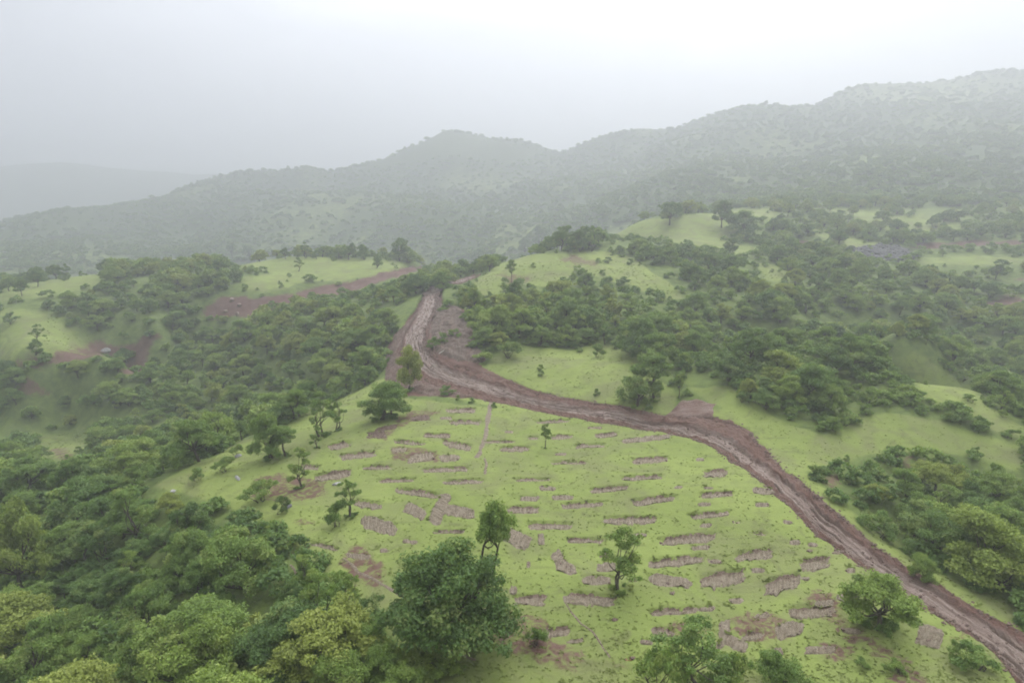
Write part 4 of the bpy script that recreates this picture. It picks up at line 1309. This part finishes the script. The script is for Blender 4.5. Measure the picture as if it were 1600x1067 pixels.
# loose shrubs at the wood margins and on the open slopes
def fringe():
    p = np.concatenate([poisson(-80, 110, 34, 215, 2.2, 26000), poisson(-190, 160, 215, 300, 4.5, 6000)])
    x, y = p[:, 0], p[:, 1]
    z = turf_h(x, y)
    px, py, d = project(x, y, z)
    f = lookup(blur(M_FOREST, 14), x, y)
    open_ = in_poly(px, py, SPUR)
    pr = np.where(open_, 0.0, np.where((f > 0.15) & (f < 0.9), 0.28, 0.05)) * (px > -20) * (px < 1620) * (py < 1120)
    pr = np.where(poly_dist(x, y, TRACK_OUTLINE) > -1.2, 0, pr)
    ok = rng.random(len(x)) < pr
    ok &= off_heroes(x, y)
    return x[ok], y[ok]
fx_, fy_ = fringe()
for a, b in zip(fx_, fy_):
    add_tree(a, b, 'shrub', rng.uniform(0.5, 1.7), rng.uniform(0.8, 1.3), rng.uniform(0.2, 0.7))

# ------------------------------------------------------------------ how much of each tree the photograph shows: paint crowns far to near on a small canvas
CW, CH = 534, 356
def visible_share():
    T = [(t['x'], t['y'], t['z'], t['h'], t['rad']) for t in trees]
    T = np.array(T)
    cx_, cy_, d = project(T[:, 0], T[:, 1], T[:, 2] + 0.62 * T[:, 3])
    rx_ = np.maximum(T[:, 4] * F_PX / d / 3.0 * 0.9, 0.6)
    ry_ = np.maximum(0.42 * T[:, 3] * F_PX / d / 3.0, 0.6)
    over = seen(T[:, 0], T[:, 1], T[:, 2] + 0.75 * T[:, 3])
    ident = np.full((CH, CW), -1, np.int32)
    for i in np.argsort(-d):
        if not over[i]:
            continue
        x0, x1 = int(cx_[i] / 3 - rx_[i]), int(cx_[i] / 3 + rx_[i]) + 1
        y0, y1 = int(cy_[i] / 3 - ry_[i]), int(cy_[i] / 3 + ry_[i]) + 1
        x0, y0, x1, y1 = max(x0, 0), max(y0, 0), min(x1, CW), min(y1, CH)
        if x0 >= x1 or y0 >= y1:
            continue
        yy, xx = np.mgrid[y0:y1, x0:x1]
        m = ((xx + 0.5 - cx_[i] / 3) / rx_[i]) ** 2 + ((yy + 0.5 - cy_[i] / 3) / ry_[i]) ** 2 < 1
        ident[y0:y1, x0:x1][m] = i
    cnt = np.bincount(ident[ident >= 0], minlength=len(trees))
    return cnt, cx_, cy_, d
count, tpx, tpy, tdep = visible_share()
for t, c, a, b, d in zip(trees, count, tpx, tpy, tdep):
    t['seen'], t['px'], t['py'], t['d'] = int(c), float(a), float(b), float(d)
is_shrub = [t['habit'] == 'shrub' for t in trees]
rank = sorted(range(len(trees)), key=lambda i: (not trees[i]['hero'], -trees[i]['seen']))
single = set()
n_tree = n_shrub = 0
for i in rank:
    t = trees[i]
    if t['seen'] < 3 and not t['hero']:
        continue
    if t['habit'] == 'shrub':
        if n_shrub < 60:
            single.add(i); n_shrub += 1
    elif n_tree < 300:
        single.add(i); n_tree += 1

# ------------------------------------------------------------------ labels: look first, then the nearest thing one can find
LANDMARKS = [((705,905),'the big dark round tree'),((637,575),'the yellow-tipped tree in the track bend'),((1093,640),'the bare widening of the track'),((1366,930),'the spreading tree beside the track'),
    ((880,385),'the knoll crest trees'),((715,525),'the slipped red earth'),((480,410),'the left plateau'),((166,546),'the grey boulder on the red cutting'),((420,470),'the long red scar'),
    ((425,690),'the dense brow tree'),((36,860),'the tall pale-trunked tree'),((1450,790),'the gully right of the track'),((1375,395),'the dark rock heap'),((508,950),'the leggy bare-stemmed tree'),((995,605),'the round trackside bush'),
    ((1480,590),'the narrow grass rib on the right'),((1128,345),'the lone dark ridge tree'),((60,520),'the left meadow'),((900,480),'the wood below the knoll'),((1522,1020),'the wide verge shrub'),((100,700),'the small clearing in the left valley'),((300,640),'the left valley bottom'),((1270,600),'the wood above the grassy shelf'),((240,960),'the lower left wood'),((1200,440),'the little clearing behind the wood')]
def colour_word(t):
    return 'dark green' if t < 0.2 else 'blue-green' if t < 0.36 else 'mid-green' if t < 0.52 else 'fresh green' if t < 0.7 else 'yellow-green'
FORM = {'rounded': 'round-crowned', 'broad': 'spreading', 'bushy': 'bushy', 'slender': 'slender', 'sparse': 'thin-crowned', 'topknot': 'high-crowned', 'shrub': 'low'}
def place_words(t):
    best = min(LANDMARKS, key=lambda m: (m[0][0] - t['px']) ** 2 + 1.6 * (m[0][1] - t['py']) ** 2)
    dx, dy = t['px'] - best[0][0], t['py'] - best[0][1]
    dist = math.hypot(dx, dy)
    near = 'close ' if dist < 45 else 'far ' if dist > 130 else ''
    if abs(dx) > 2.2 * abs(dy):
        rel = 'left of' if dx < 0 else 'right of'
    elif abs(dy) > 2.2 * abs(dx):
        rel = 'above' if dy < 0 else 'below'
    else:
        rel = ('up' if dy < 0 else 'down') + ('-left' if dx < 0 else '-right') + ' from'
    if near == 'close ' and rel in ('above', 'below'):
        near = 'just '
    if near == 'far ' and rel in ('above', 'below'):
        near = 'well '
    return near + rel + ' ' + best[1]
SIZE = lambda t: 'small ' if t['h'] < 4.6 else 'tall ' if t['h'] > 6.6 else ''
kinds = {}
for i in sorted(single):
    t = trees[i]
    if t['label']:
        continue
    noun = 'shrub' if t['habit'] == 'shrub' else 'tree'
    t['label'] = (SIZE(t) if noun == 'tree' else '') + colour_word(t['tint']) + ' ' + FORM[t['habit']] + ' ' + noun + ' ' + place_words(t)
    kinds.setdefault(t['label'], []).append(i)
ORD = {2: ('left one', 'right one'), 3: ('leftmost', 'middle one', 'rightmost')}
for lab, ids in kinds.items():
    if len(ids) in ORD:
        for w, i in zip(ORD[len(ids)], sorted(ids, key=lambda q: trees[q]['px'])):
            trees[i]['label'] = lab + ', ' + w
    elif len(ids) > 3:
        for w, i in enumerate(sorted(ids, key=lambda q: trees[q]['px'])):
            trees[i]['label'] = lab + ', ' + ['leftmost', 'second', 'third', 'fourth', 'fifth', 'sixth', 'seventh', 'eighth', 'ninth', 'tenth', 'last'][min(w, 10)] + ' from the left' * (w > 0)

for i in single:
    w = trees[i]['label'].split()
    if len(w) > 16:
        trees[i]['label'] = trees[i]['label'].replace(' of the track', '').replace(' from the left', ' from left').replace('far ', '').replace('close ', '')
def tree_group(t):
    if t['habit'] == 'shrub':
        return 'shrubs dotted over the slopes'
    if t['hero']:
        return 'trees standing apart on the slopes'
    return 'trees of the left valley woods' if t['px'] < 700 else 'trees of the knoll and right valley woods'
for i in sorted(single, key=lambda q: not trees[q]['hero']):
    t = trees[i]
    tm, cm, _, _ = SHAPES[t['habit']][t['k']]
    nm = 'shrub' if t['habit'] == 'shrub' else 'tree'
    root = link(nm, None, None, (t['x'], t['y'], t['z']), t['rot'], (t['s'] * t['w'], t['s'] * t['w'], t['s']))
    root.empty_display_size = 0.5
    tag(root, t['label'], nm, tree_group(t))
    link('stem' if nm == 'shrub' else 'trunk', tm, root)
    cr = link('foliage' if nm == 'shrub' else 'crown', cm, root)
    cr['tint'] = t['tint']

# the rest of the wood as one mass
MIDS = [('broad', 1), ('broad', 2), ('bushy', 3), ('bushy', 4), ('rounded', 5), ('slender', 6), ('sparse', 7), ('shrub', 8)]
mid_meshes = [template_mesh(hb, 900 + sd * 7, {'rounded': 26, 'shrub': 22}.get(hb, 34), {'rounded': 0.40, 'shrub': 0.30}.get(hb, 0.38), True) for hb, sd in MIDS]
mid_top = [float(np.percentile(np.array([v.co.z for v in me.vertices]), 99.5)) for me in mid_meshes]
pick_of = {'broad': (0, 1), 'bushy': (2, 3), 'rounded': (4,), 'slender': (5,), 'sparse': (6,), 'shrub': (7,)}
rest = [t for i, t in enumerate(trees) if i not in single]
print('trees', len(trees), 'single', len(single), 'rest', len(rest))
pk = [pick_of[t['habit']][int(rng.integers(len(pick_of[t['habit']])))] for t in rest]
sc = [(t['h'] / mid_top[p] * t['w'], t['h'] / mid_top[p] * t['w'], t['h'] / mid_top[p]) for t, p in zip(rest, pk)]
scatter('woodland', mid_meshes, [(t['x'], t['y'], t['z']) for t in rest], [t['rot'] for t in rest], sc, pk, [t['tint'] for t in rest], 'mixed green woodland filling the valleys between the spurs')

# mountain forest: thousands of small crowns
def mountain():
    p = []
    for ylo, yhi, sp, n in ((330, 560, 4.6, 60000), (560, 900, 6.0, 60000), (900, 1420, 8.2, 60000)):
        q = poisson(-860, 1020, ylo, yhi, sp, n)
        p.append(q)
    p = np.concatenate(p)
    x, y = p[:, 0], p[:, 1]
    z = turf_h(x, y)
    px, py, d = project(x, y, z)
    f = lookup(M_FOREST, x, y)
    gap = fbm(x / 55.0, y / 55.0, 4, 141)
    ok = (px > -60) & (px < 1660) & (rng.random(len(x)) < np.clip(f * (1.05 - 0.8 * gap), 0.02, 1))
    sees = seen(x, y, z + 4.0)
    ok &= sees
    ok &= ~blocked(px, py - 2.5 * F_PX / d)
    return x[ok], y[ok], z[ok], d[ok]
mx, my, mz, md_ = mountain()
FARS = [('broad', 11), ('bushy', 12), ('rounded', 13), ('bushy', 14)]
far_meshes = [template_mesh(hb, 700 + sd, {'rounded': 4}.get(hb, 6), 0.95, False) for hb, sd in FARS]
hs = rng.uniform(1.4, 3.6, len(mx)) / 5.5
hs = hs * np.where(my > 900, 1.15, 1.05)
wd = hs * rng.uniform(1.3, 2.2, len(mx))
print('mountain', len(mx))
scatter('mountain_forest', far_meshes, np.stack([mx, my, mz - 0.5], 1), rng.uniform(0, 6.28, len(mx)), np.stack([wd, wd, hs], 1), rng.integers(0, 4, len(mx)),
        np.clip(0.30 + 0.25 * fbm(mx / 80, my / 80, 2, 151) + rng.normal(0, 0.06, len(mx)), 0.02, 0.9), 'hazy forest cover on the mountain slopes')

# undergrowth below and between the trees
def undergrowth():
    p = np.concatenate([poisson(-80, 110, 30, 120, 1.7, 22000), poisson(-170, 220, 120, 300, 3.6, 22000)])
    x, y = p[:, 0], p[:, 1]
    z = turf_h(x, y)
    px, py, d = project(x, y, z)
    f = lookup(M_FOREST, x, y) * (1 - 0.9 * lookup(M_SOIL, x, y)) * (1 - lookup(M_ROCK, x, y))
    ok = (px > -120) & (px < 1720) & (py < 1200) & (rng.random(len(x)) < 0.8 * f) & (poly_dist(x, y, TRACK_OUTLINE) < -1.0) & ~blocked(px, py - 0.3 * F_PX / d)
    return x[ok], y[ok], z[ok]
ux, uy, uz = undergrowth()
under_meshes = [template_mesh('shrub', 500 + i, 24, 0.26, False) for i in range(3)]
us = rng.uniform(0.35, 0.85, len(ux)) * np.where(uy > 120, 1.4, 1.0)
# rank growth round the foot of the trees that stand on the open spur
foot = [t for t in trees if t['hero'] and t['y'] < 110 and t['habit'] != 'shrub']
for t in foot:
    k_ = 9
    a_, r_ = rng.uniform(0, 6.28, k_), rng.uniform(0.2, 0.55, k_) * t['rad']
    ux = np.concatenate([ux, t['x'] + np.cos(a_) * r_]); uy = np.concatenate([uy, t['y'] + np.sin(a_) * r_])
    us = np.concatenate([us, np.minimum(rng.uniform(0.05, 0.11, k_) * t['rad'], 0.28)])
uz = turf_h(ux, uy) + np.where(np.arange(len(ux)) < len(uz), 0.0, 0.12)
scatter('undergrowth', under_meshes, np.stack([ux, uy, uz - 0.15], 1), rng.uniform(0, 6.28, len(ux)), np.stack([us * 1.25, us * 1.25, us], 1), rng.integers(0, 3, len(ux)),
        np.clip(0.42 + 0.3 * fbm(ux / 12, uy / 12, 2, 161) + rng.normal(0, 0.1, len(ux)), 0.02, 0.9), 'leafy undergrowth between the trees')

# ------------------------------------------------------------------ grass and weeds on the open spur
def grass_tufts():
    n = 62000
    yb = 31 + 150 * rng.random(n) ** 2.0
    xb = rng.uniform(-0.62, 0.85, n) * (yb + 22)
    px, py, d = project(xb, yb, turf_h(xb, yb))
    f = lookup(M_FOREST, xb, yb)
    dens = 0.55 + 0.9 * fbm(xb / 2.2, yb / 2.2, 4, 171)
    ok = (px > -10) & (px < 1610) & (py < 1090) & (f < 0.85) & (rng.random(n) < dens) & (poly_dist(xb, yb, TRACK_OUTLINE) < -0.1)
    for fr, s in zip(strip_frames, STRIPS):
        if fr is None: continue
        u, v = strip_uv(fr, xb, yb)
        ins = (np.abs(u) < 0.95) & (np.abs(v) < 0.92)
        ok &= ~(ins & (rng.random(n) > (0.8 if s[5] == 'w' else 0.4 if s[5] == 'd' else 0.05 + 0.5 * sstep(-0.4, -0.95, v))))
    so = lookup(M_SOIL, xb, yb)
    ok &= rng.random(n) > 0.75 * so
    xb, yb = xb[ok], yb[ok]
    n_turf = len(xb)
    ex, ey = [], []                                   # longer grass hanging over the far rim of each dug strip
    for fr, s in zip(strip_frames, STRIPS):
        if fr is None: continue
        k_ = int(np.linalg.norm(fr[1]) * (7 if s[5] in 'tw' else 4))
        u = rng.uniform(-1, 1, k_)
        v = np.sqrt(1 - 0.34 * u * u) * rng.normal(0.93, 0.10, k_)
        ex.append(fr[0][0] + u * fr[1][0] + v * fr[2][0]); ey.append(fr[0][1] + u * fr[1][1] + v * fr[2][1])
    xb, yb = np.concatenate([xb] + ex), np.concatenate([yb] + ey)
    m = len(xb)
    rimgrass = np.arange(m) >= n_turf
    weed = rng.random(m) < np.where(rimgrass, 0.08, 0.003)
    hgt = np.where(weed, rng.uniform(0.10, 0.20, m), rng.uniform(0.03, 0.08, m))
    wid = np.where(weed, rng.uniform(0.10, 0.22, m), rng.uniform(0.05, 0.13, m))
    z = np.where(rimgrass, base_h(xb, yb), turf_h(xb, yb)) - 0.02
    far_ = 1 + np.clip((yb - 80) / 60.0, 0, 1.2)
    hgt, wid = hgt * far_, wid * far_
    Vs, tones = [], []
    base_t = np.clip(0.52 + 0.2 * fbm(xb / 5, yb / 5, 3, 173) + rng.normal(0, 0.10, m), 0, 1)
    base_t = np.where(weed, rng.uniform(0.05, 0.6, m), base_t)
    for kq in range(3):
        a = rng.uniform(0, 6.28, m)
        dx, dy = np.cos(a) * wid, np.sin(a) * wid
        lx, ly = rng.normal(0, 1.3, m) * hgt, rng.normal(0, 1.3, m) * hgt
        q = np.stack([np.stack([xb - dx * .5, yb - dy * .5, z], 1), np.stack([xb + dx * .5, yb + dy * .5, z], 1),
                      np.stack([xb + dx * .8 + lx, yb + dy * .8 + ly, z + hgt * 0.8], 1), np.stack([xb - dx * .6 + lx, yb - dy * .6 + ly, z + hgt], 1)], 1)
        Vs.append(q.reshape(-1, 3)); tones.append(base_t)
    V_ = np.concatenate(Vs)
    F_ = np.arange(len(V_)).reshape(-1, 4)
    me = mesh_np('grass', V_, F_, MAT['blade'], False, {'tone': ('FACE', np.concatenate(tones))})
    return tag(link('grass', me), 'short bright monsoon grass and weeds on the open spur', kind='stuff')
grass_tufts()

# ------------------------------------------------------------------ loose clods along the track and in the diggings
def clods():
    R = track_rows
    n = 9000
    i = rng.integers(0, len(R), n)
    side = rng.random(n)
    f = np.where(side < 0.36, rng.normal(0.03, 0.05, n), np.where(side < 0.72, rng.normal(0.93, 0.07, n), rng.random(n)))
    x = R[i, 0] * (1 - f) + R[i, 2] * f + rng.normal(0, 0.1, n)
    y = R[i, 1] * (1 - f) + R[i, 3] * f + rng.normal(0, 0.1, n)
    ex, ey = [x], [y]
    for fr, s in zip(strip_frames, STRIPS):
        if fr is None: continue
        k_ = int(np.linalg.norm(fr[1]) * np.linalg.norm(fr[2]) * 5) + 3
        u, v = rng.uniform(-0.9, 0.9, k_), rng.uniform(-0.8, 0.85, k_)
        ex.append(fr[0][0] + u * fr[1][0] + v * fr[2][0]); ey.append(fr[0][1] + u * fr[1][1] + v * fr[2][1])
    x, y = np.concatenate(ex), np.concatenate(ey)
    sz = 0.035 + 0.13 * rng.random(len(x)) ** 3.5
    sz[:n] *= 1.15
    bed = np.where(np.arange(len(x)) < n, base_h(x, y) - 0.34 * sstep(0.3, 1.2, poly_dist(x, y, TRACK_OUTLINE)), turf_h(x, y) + 0.05)
    meshes = []
    for q in range(4):
        bm = bmesh.new()
        bmesh.ops.create_icosphere(bm, subdivisions=1, radius=1.0)
        rr = random.Random(50 + q)
        for v in bm.verts:
            v.co = Vector((v.co.x, v.co.y * 0.8, v.co.z * 0.6)) * rr.uniform(0.7, 1.25)
        me = bpy.data.meshes.new('clod')
        bm.to_mesh(me); bm.free()
        me.materials.append(MAT['clod'])
        meshes.append(me)
    scatter('soil_clods', meshes, np.stack([x, y, bed], 1), rng.uniform(0, 6.28, len(x)), np.stack([sz, sz, sz], 1), rng.integers(0, 4, len(x)), rng.random(len(x)), 'loose brown earth clods along the track and in the diggings')
clods()

# ------------------------------------------------------------------ stones, dead wood, a person
def stone_mesh(seed, mat, sx, sy, sz):
    bm = bmesh.new()
    bmesh.ops.create_icosphere(bm, subdivisions=3, radius=1.0)
    r = random.Random(seed)
    planes = [(Vector((r.gauss(0, 1), r.gauss(0, 1), r.gauss(0, 1))).normalized(), r.uniform(0.55, 0.9)) for _ in range(9)]
    for v in bm.verts:
        for n_, dd in planes:
            e = v.co.dot(n_) - dd
            if e > 0:
                v.co -= n_ * e * 0.9
        v.co *= 1 + 0.05 * r.gauss(0, 1)
        v.co = Vector((v.co.x * sx, v.co.y * sy, v.co.z * sz))
    me = bpy.data.meshes.new('boulder')
    bm.to_mesh(me)
    bm.free()
    me.materials.append(mat)
    return me
def rock_heap():
    q = cast(*np.array([(a, b) for a in range(1334, 1426, 3) for b in range(385, 408, 2) if in_poly(np.array([a]), np.array([b]), ROCKY[0])[0]], float).T)
    q = q[~np.isnan(q[:, 0])]
    q = np.repeat(q, 3, 0)
    x, y = q[:, 0] + rng.normal(0, 0.9, len(q)), q[:, 1] + rng.normal(0, 2.2, len(q))
    sz = rng.uniform(0.3, 1.1, len(q))
    meshes = [stone_mesh(800 + i, MAT['darkstone'], 1.0, 0.8, 0.65) for i in range(4)]
    scatter('rock_heap', meshes, np.stack([x, y, turf_h(x, y) + 0.1], 1), rng.uniform(0, 6.28, len(q)), np.stack([sz, sz, sz], 1), rng.integers(0, 4, len(q)), rng.random(len(q)), 'dark grey heap of blasted rock on the far right slope')
rock_heap()
STONES = [(166,546,1.5,1.0,0.75,'stone','large pale grey boulder on the red cutting left of the valley'),
    (372,713,0.45,0.35,0.22,'stone','pale flat stone on the left brow by the small shrub'),(371,747,0.7,0.25,0.14,'stone','long pale slab on the left brow above the brown scrape'),
    (270,768,0.35,0.3,0.18,'stone','little pale stone at the lower end of the left brow'),
    (448,793,0.55,0.45,0.35,'darkstone','dark grey boulder under the brown scrape'),(514,811,0.4,0.3,0.25,'darkstone','dark stone beside the two-stemmed sapling'),
    (526,756,0.5,0.3,0.14,'stone','pale flat stone above the two-stemmed sapling'),
    (362,467,1.0,0.8,0.7,'redstone','pale reddish rock in the left end of the red scar'),(374,474,0.9,0.7,0.6,'redstone','second reddish rock just below the first in the scar'),
    (352,482,0.8,0.7,0.5,'redstone','reddish rock lower in the left end of the red scar'),(371,490,0.7,0.6,0.8,'redstone','upright reddish rock at the foot of the red scar'),(473,466,0.9,0.6,0.5,'stone','whitish rock in the middle of the red scar'),
    (738,510,0.35,0.3,0.25,'stone','small pale stone on the slipped red earth'),(755,538,0.35,0.3,0.25,'stone','small pale stone at the right edge of the slipped earth')]
for i, (px, py, sx, sy, sz, mt, lab) in enumerate(STONES):
    q = cast([px], [py])[0]
    o = link('boulder', stone_mesh(300 + i, MAT[mt], sx, sy, sz), None, (q[0], q[1], float(turf_h(q[0], q[1])) + sz * 0.25), i * 1.1)
    tag(o, lab, 'rock', 'stones scattered over the slopes')
def log(px1, py1, px2, py2, r0, lab):
    q = cast([px1, px2], [py1, py2])
    t = np.linspace(0, 1, 9)[:, None]
    p = q[0] * (1 - t) + q[1] * t
    p[:, 2] = np.maximum(turf_h(p[:, 0], p[:, 1]), base_h(p[:, 0], p[:, 1]) - 0.05) + 0.32 + 0.05 * np.sin(t[:, 0] * 7)
    acc = Acc()
    Vt, Ft = tube(p, np.linspace(r0, r0 * 0.5, 9), 7)
    acc.add(Vt, Ft)
    for k in (4, 6):
        e = p[k] + np.array([0.4, 0.5 * (-1) ** k, 0.35])
        Vt, Ft = tube(np.stack([p[k], 0.5 * (p[k] + e) + 0.05, e]), [r0 * 0.45, r0 * 0.3, r0 * 0.15], 5)
        acc.add(Vt, Ft)
    Vt, Ft = acc.get()
    tag(link('fallen_log', mesh_np('fallen_log', Vt, Ft, MAT['deadwood'], True)), lab, 'log', 'felled wood beside the track')
log(686, 556, 697, 548, 0.13, 'pale fallen branch lying on the slipped earth by the bend')
log(704, 441, 714, 437, 0.16, 'pale felled log beside the track above the bend')
log(676, 572, 681, 577, 0.10, 'short pale stick lying on the track bend')

def cloth(name, c):
    return plain_material(name, tuple(v * 0.9 for v in c), c, 12.0, 0.9, 0.01)
def person(px, py, lab):
    q = cast([px], [py])[0]
    root = link('person', None, None, (q[0], q[1], float(turf_h(q[0], q[1]))), 0.4)
    tag(root, lab, 'person')
    def skinned(name, verts, edges, radii, mat):
        me = bpy.data.meshes.new(name)
        me.from_pydata(verts, edges, [])
        o = link(name, me, root)
        sk = o.modifiers.new('skin', 'SKIN')
        for v, rr in zip(me.skin_vertices[0].data, radii):
            v.radius = (rr, rr)
        me.skin_vertices[0].data[0].use_root = True
        o.modifiers.new('smooth', 'SUBSURF').levels = 1
        me.materials.append(mat)
        return o
    V_ = [(0,0,.95),(0,0,1.15),(0,.01,1.40),(0,0,1.50),(0,-.02,1.60),(0,-.01,1.70),(.10,0,.90),(.11,-.02,.50),(.11,0,.08),(.11,-.12,.04),(-.10,0,.90),(-.12,.02,.50),(-.12,.05,.08),(-.12,-.07,.04),
          (.19,0,1.38),(.25,.02,1.12),(.24,-.10,.92),(.24,-.16,.86),(-.19,0,1.38),(-.25,.03,1.12),(-.25,-.05,.90),(-.25,-.08,.83)]
    E_ = [(0,1),(1,2),(2,3),(3,4),(4,5),(0,6),(6,7),(7,8),(8,9),(0,10),(10,11),(11,12),(12,13),(2,14),(14,15),(15,16),(16,17),(2,18),(18,19),(19,20),(20,21)]
    R_ = [.15,.14,.15,.06,.10,.09,.09,.065,.045,.04,.09,.065,.045,.04,.065,.05,.035,.04,.065,.05,.035,.04]
    skinned('body', V_, E_, R_, cloth('brown_skin', (0.16, 0.09, 0.06)))
    # long white shirt and dark trousers, hair
    acc = Acc()
    a, f = tube([(0,0,.62),(0,0,.9),(0,0,1.15),(0,.0,1.38),(0,0,1.47)], [.24,.21,.19,.21,.10], 14)
    acc.add(a * np.array([1.1, .8, 1]), f)
    for s in (-1, 1):
        a, f = tube([(s*.17,0,1.40),(s*.22,.01,1.25),(s*.26,.02,1.08)], [.09,.08,.075], 10)
        acc.add(a, f)
    a, f = acc.get()
    link('shirt', mesh_np('shirt', a, f, cloth('white_cloth', (0.80, 0.80, 0.80)), True), root)
    acc = Acc()
    for s in (-1, 1):
        a, f = tube([(s*.10,0,.92),(s*.115,0,.5),(s*.12,.02,.1)], [.12,.095,.075], 10)
        acc.add(a, f)
    a, f = acc.get()
    link('trousers', mesh_np('trousers', a, f, cloth('white_trousers', (0.72, 0.72, 0.72)), True), root)
    a, f = tube([(0,.02,1.60),(0,.02,1.68),(0,.01,1.76),(0,.01,1.80)], [.115,.125,.10,.02], 12)
    link('hair', mesh_np('hair', a, f, cloth('black_hair', (0.02, 0.018, 0.016)), True), root)
person(875, 393, 'person in white clothes standing under the trees on the knoll crest')

# ------------------------------------------------------------------ haze: rain-damp air round the camera and the whole hillside
def build_haze():
    bm = bmesh.new()
    bmesh.ops.create_cube(bm, size=1.0)
    me = bpy.data.meshes.new('haze')
    lo = Vector((float(GX[0]) - 8, float(GY[0]) - 8, float(GT.min()) - 1.5))
    hi = Vector((float(GX[-1]) + 8, float(GY[-1]) + 8, float(GT.max()) + 14.0))
    for v in bm.verts:
        v.co = Vector((lo[i] if v.co[i] < 0 else hi[i] for i in range(3)))
    bm.to_mesh(me)
    bm.free()
    m, nt = new_mat('damp_haze')
    k = NT(nt)
    vol = k.n('ShaderNodeVolumePrincipled', inp={'Density': HAZE_DENSITY, 'Anisotropy': 0.45})
    vol.inputs['Color'].default_value = (0.655, 0.676, 0.722, 1)
    o = k.n('ShaderNodeOutputMaterial')
    k.l(vol.outputs[0], o.inputs['Volume'])
    me.materials.append(m)
    return tag(link('haze', me), 'pale damp haze filling the valley air', kind='stuff')
build_haze()
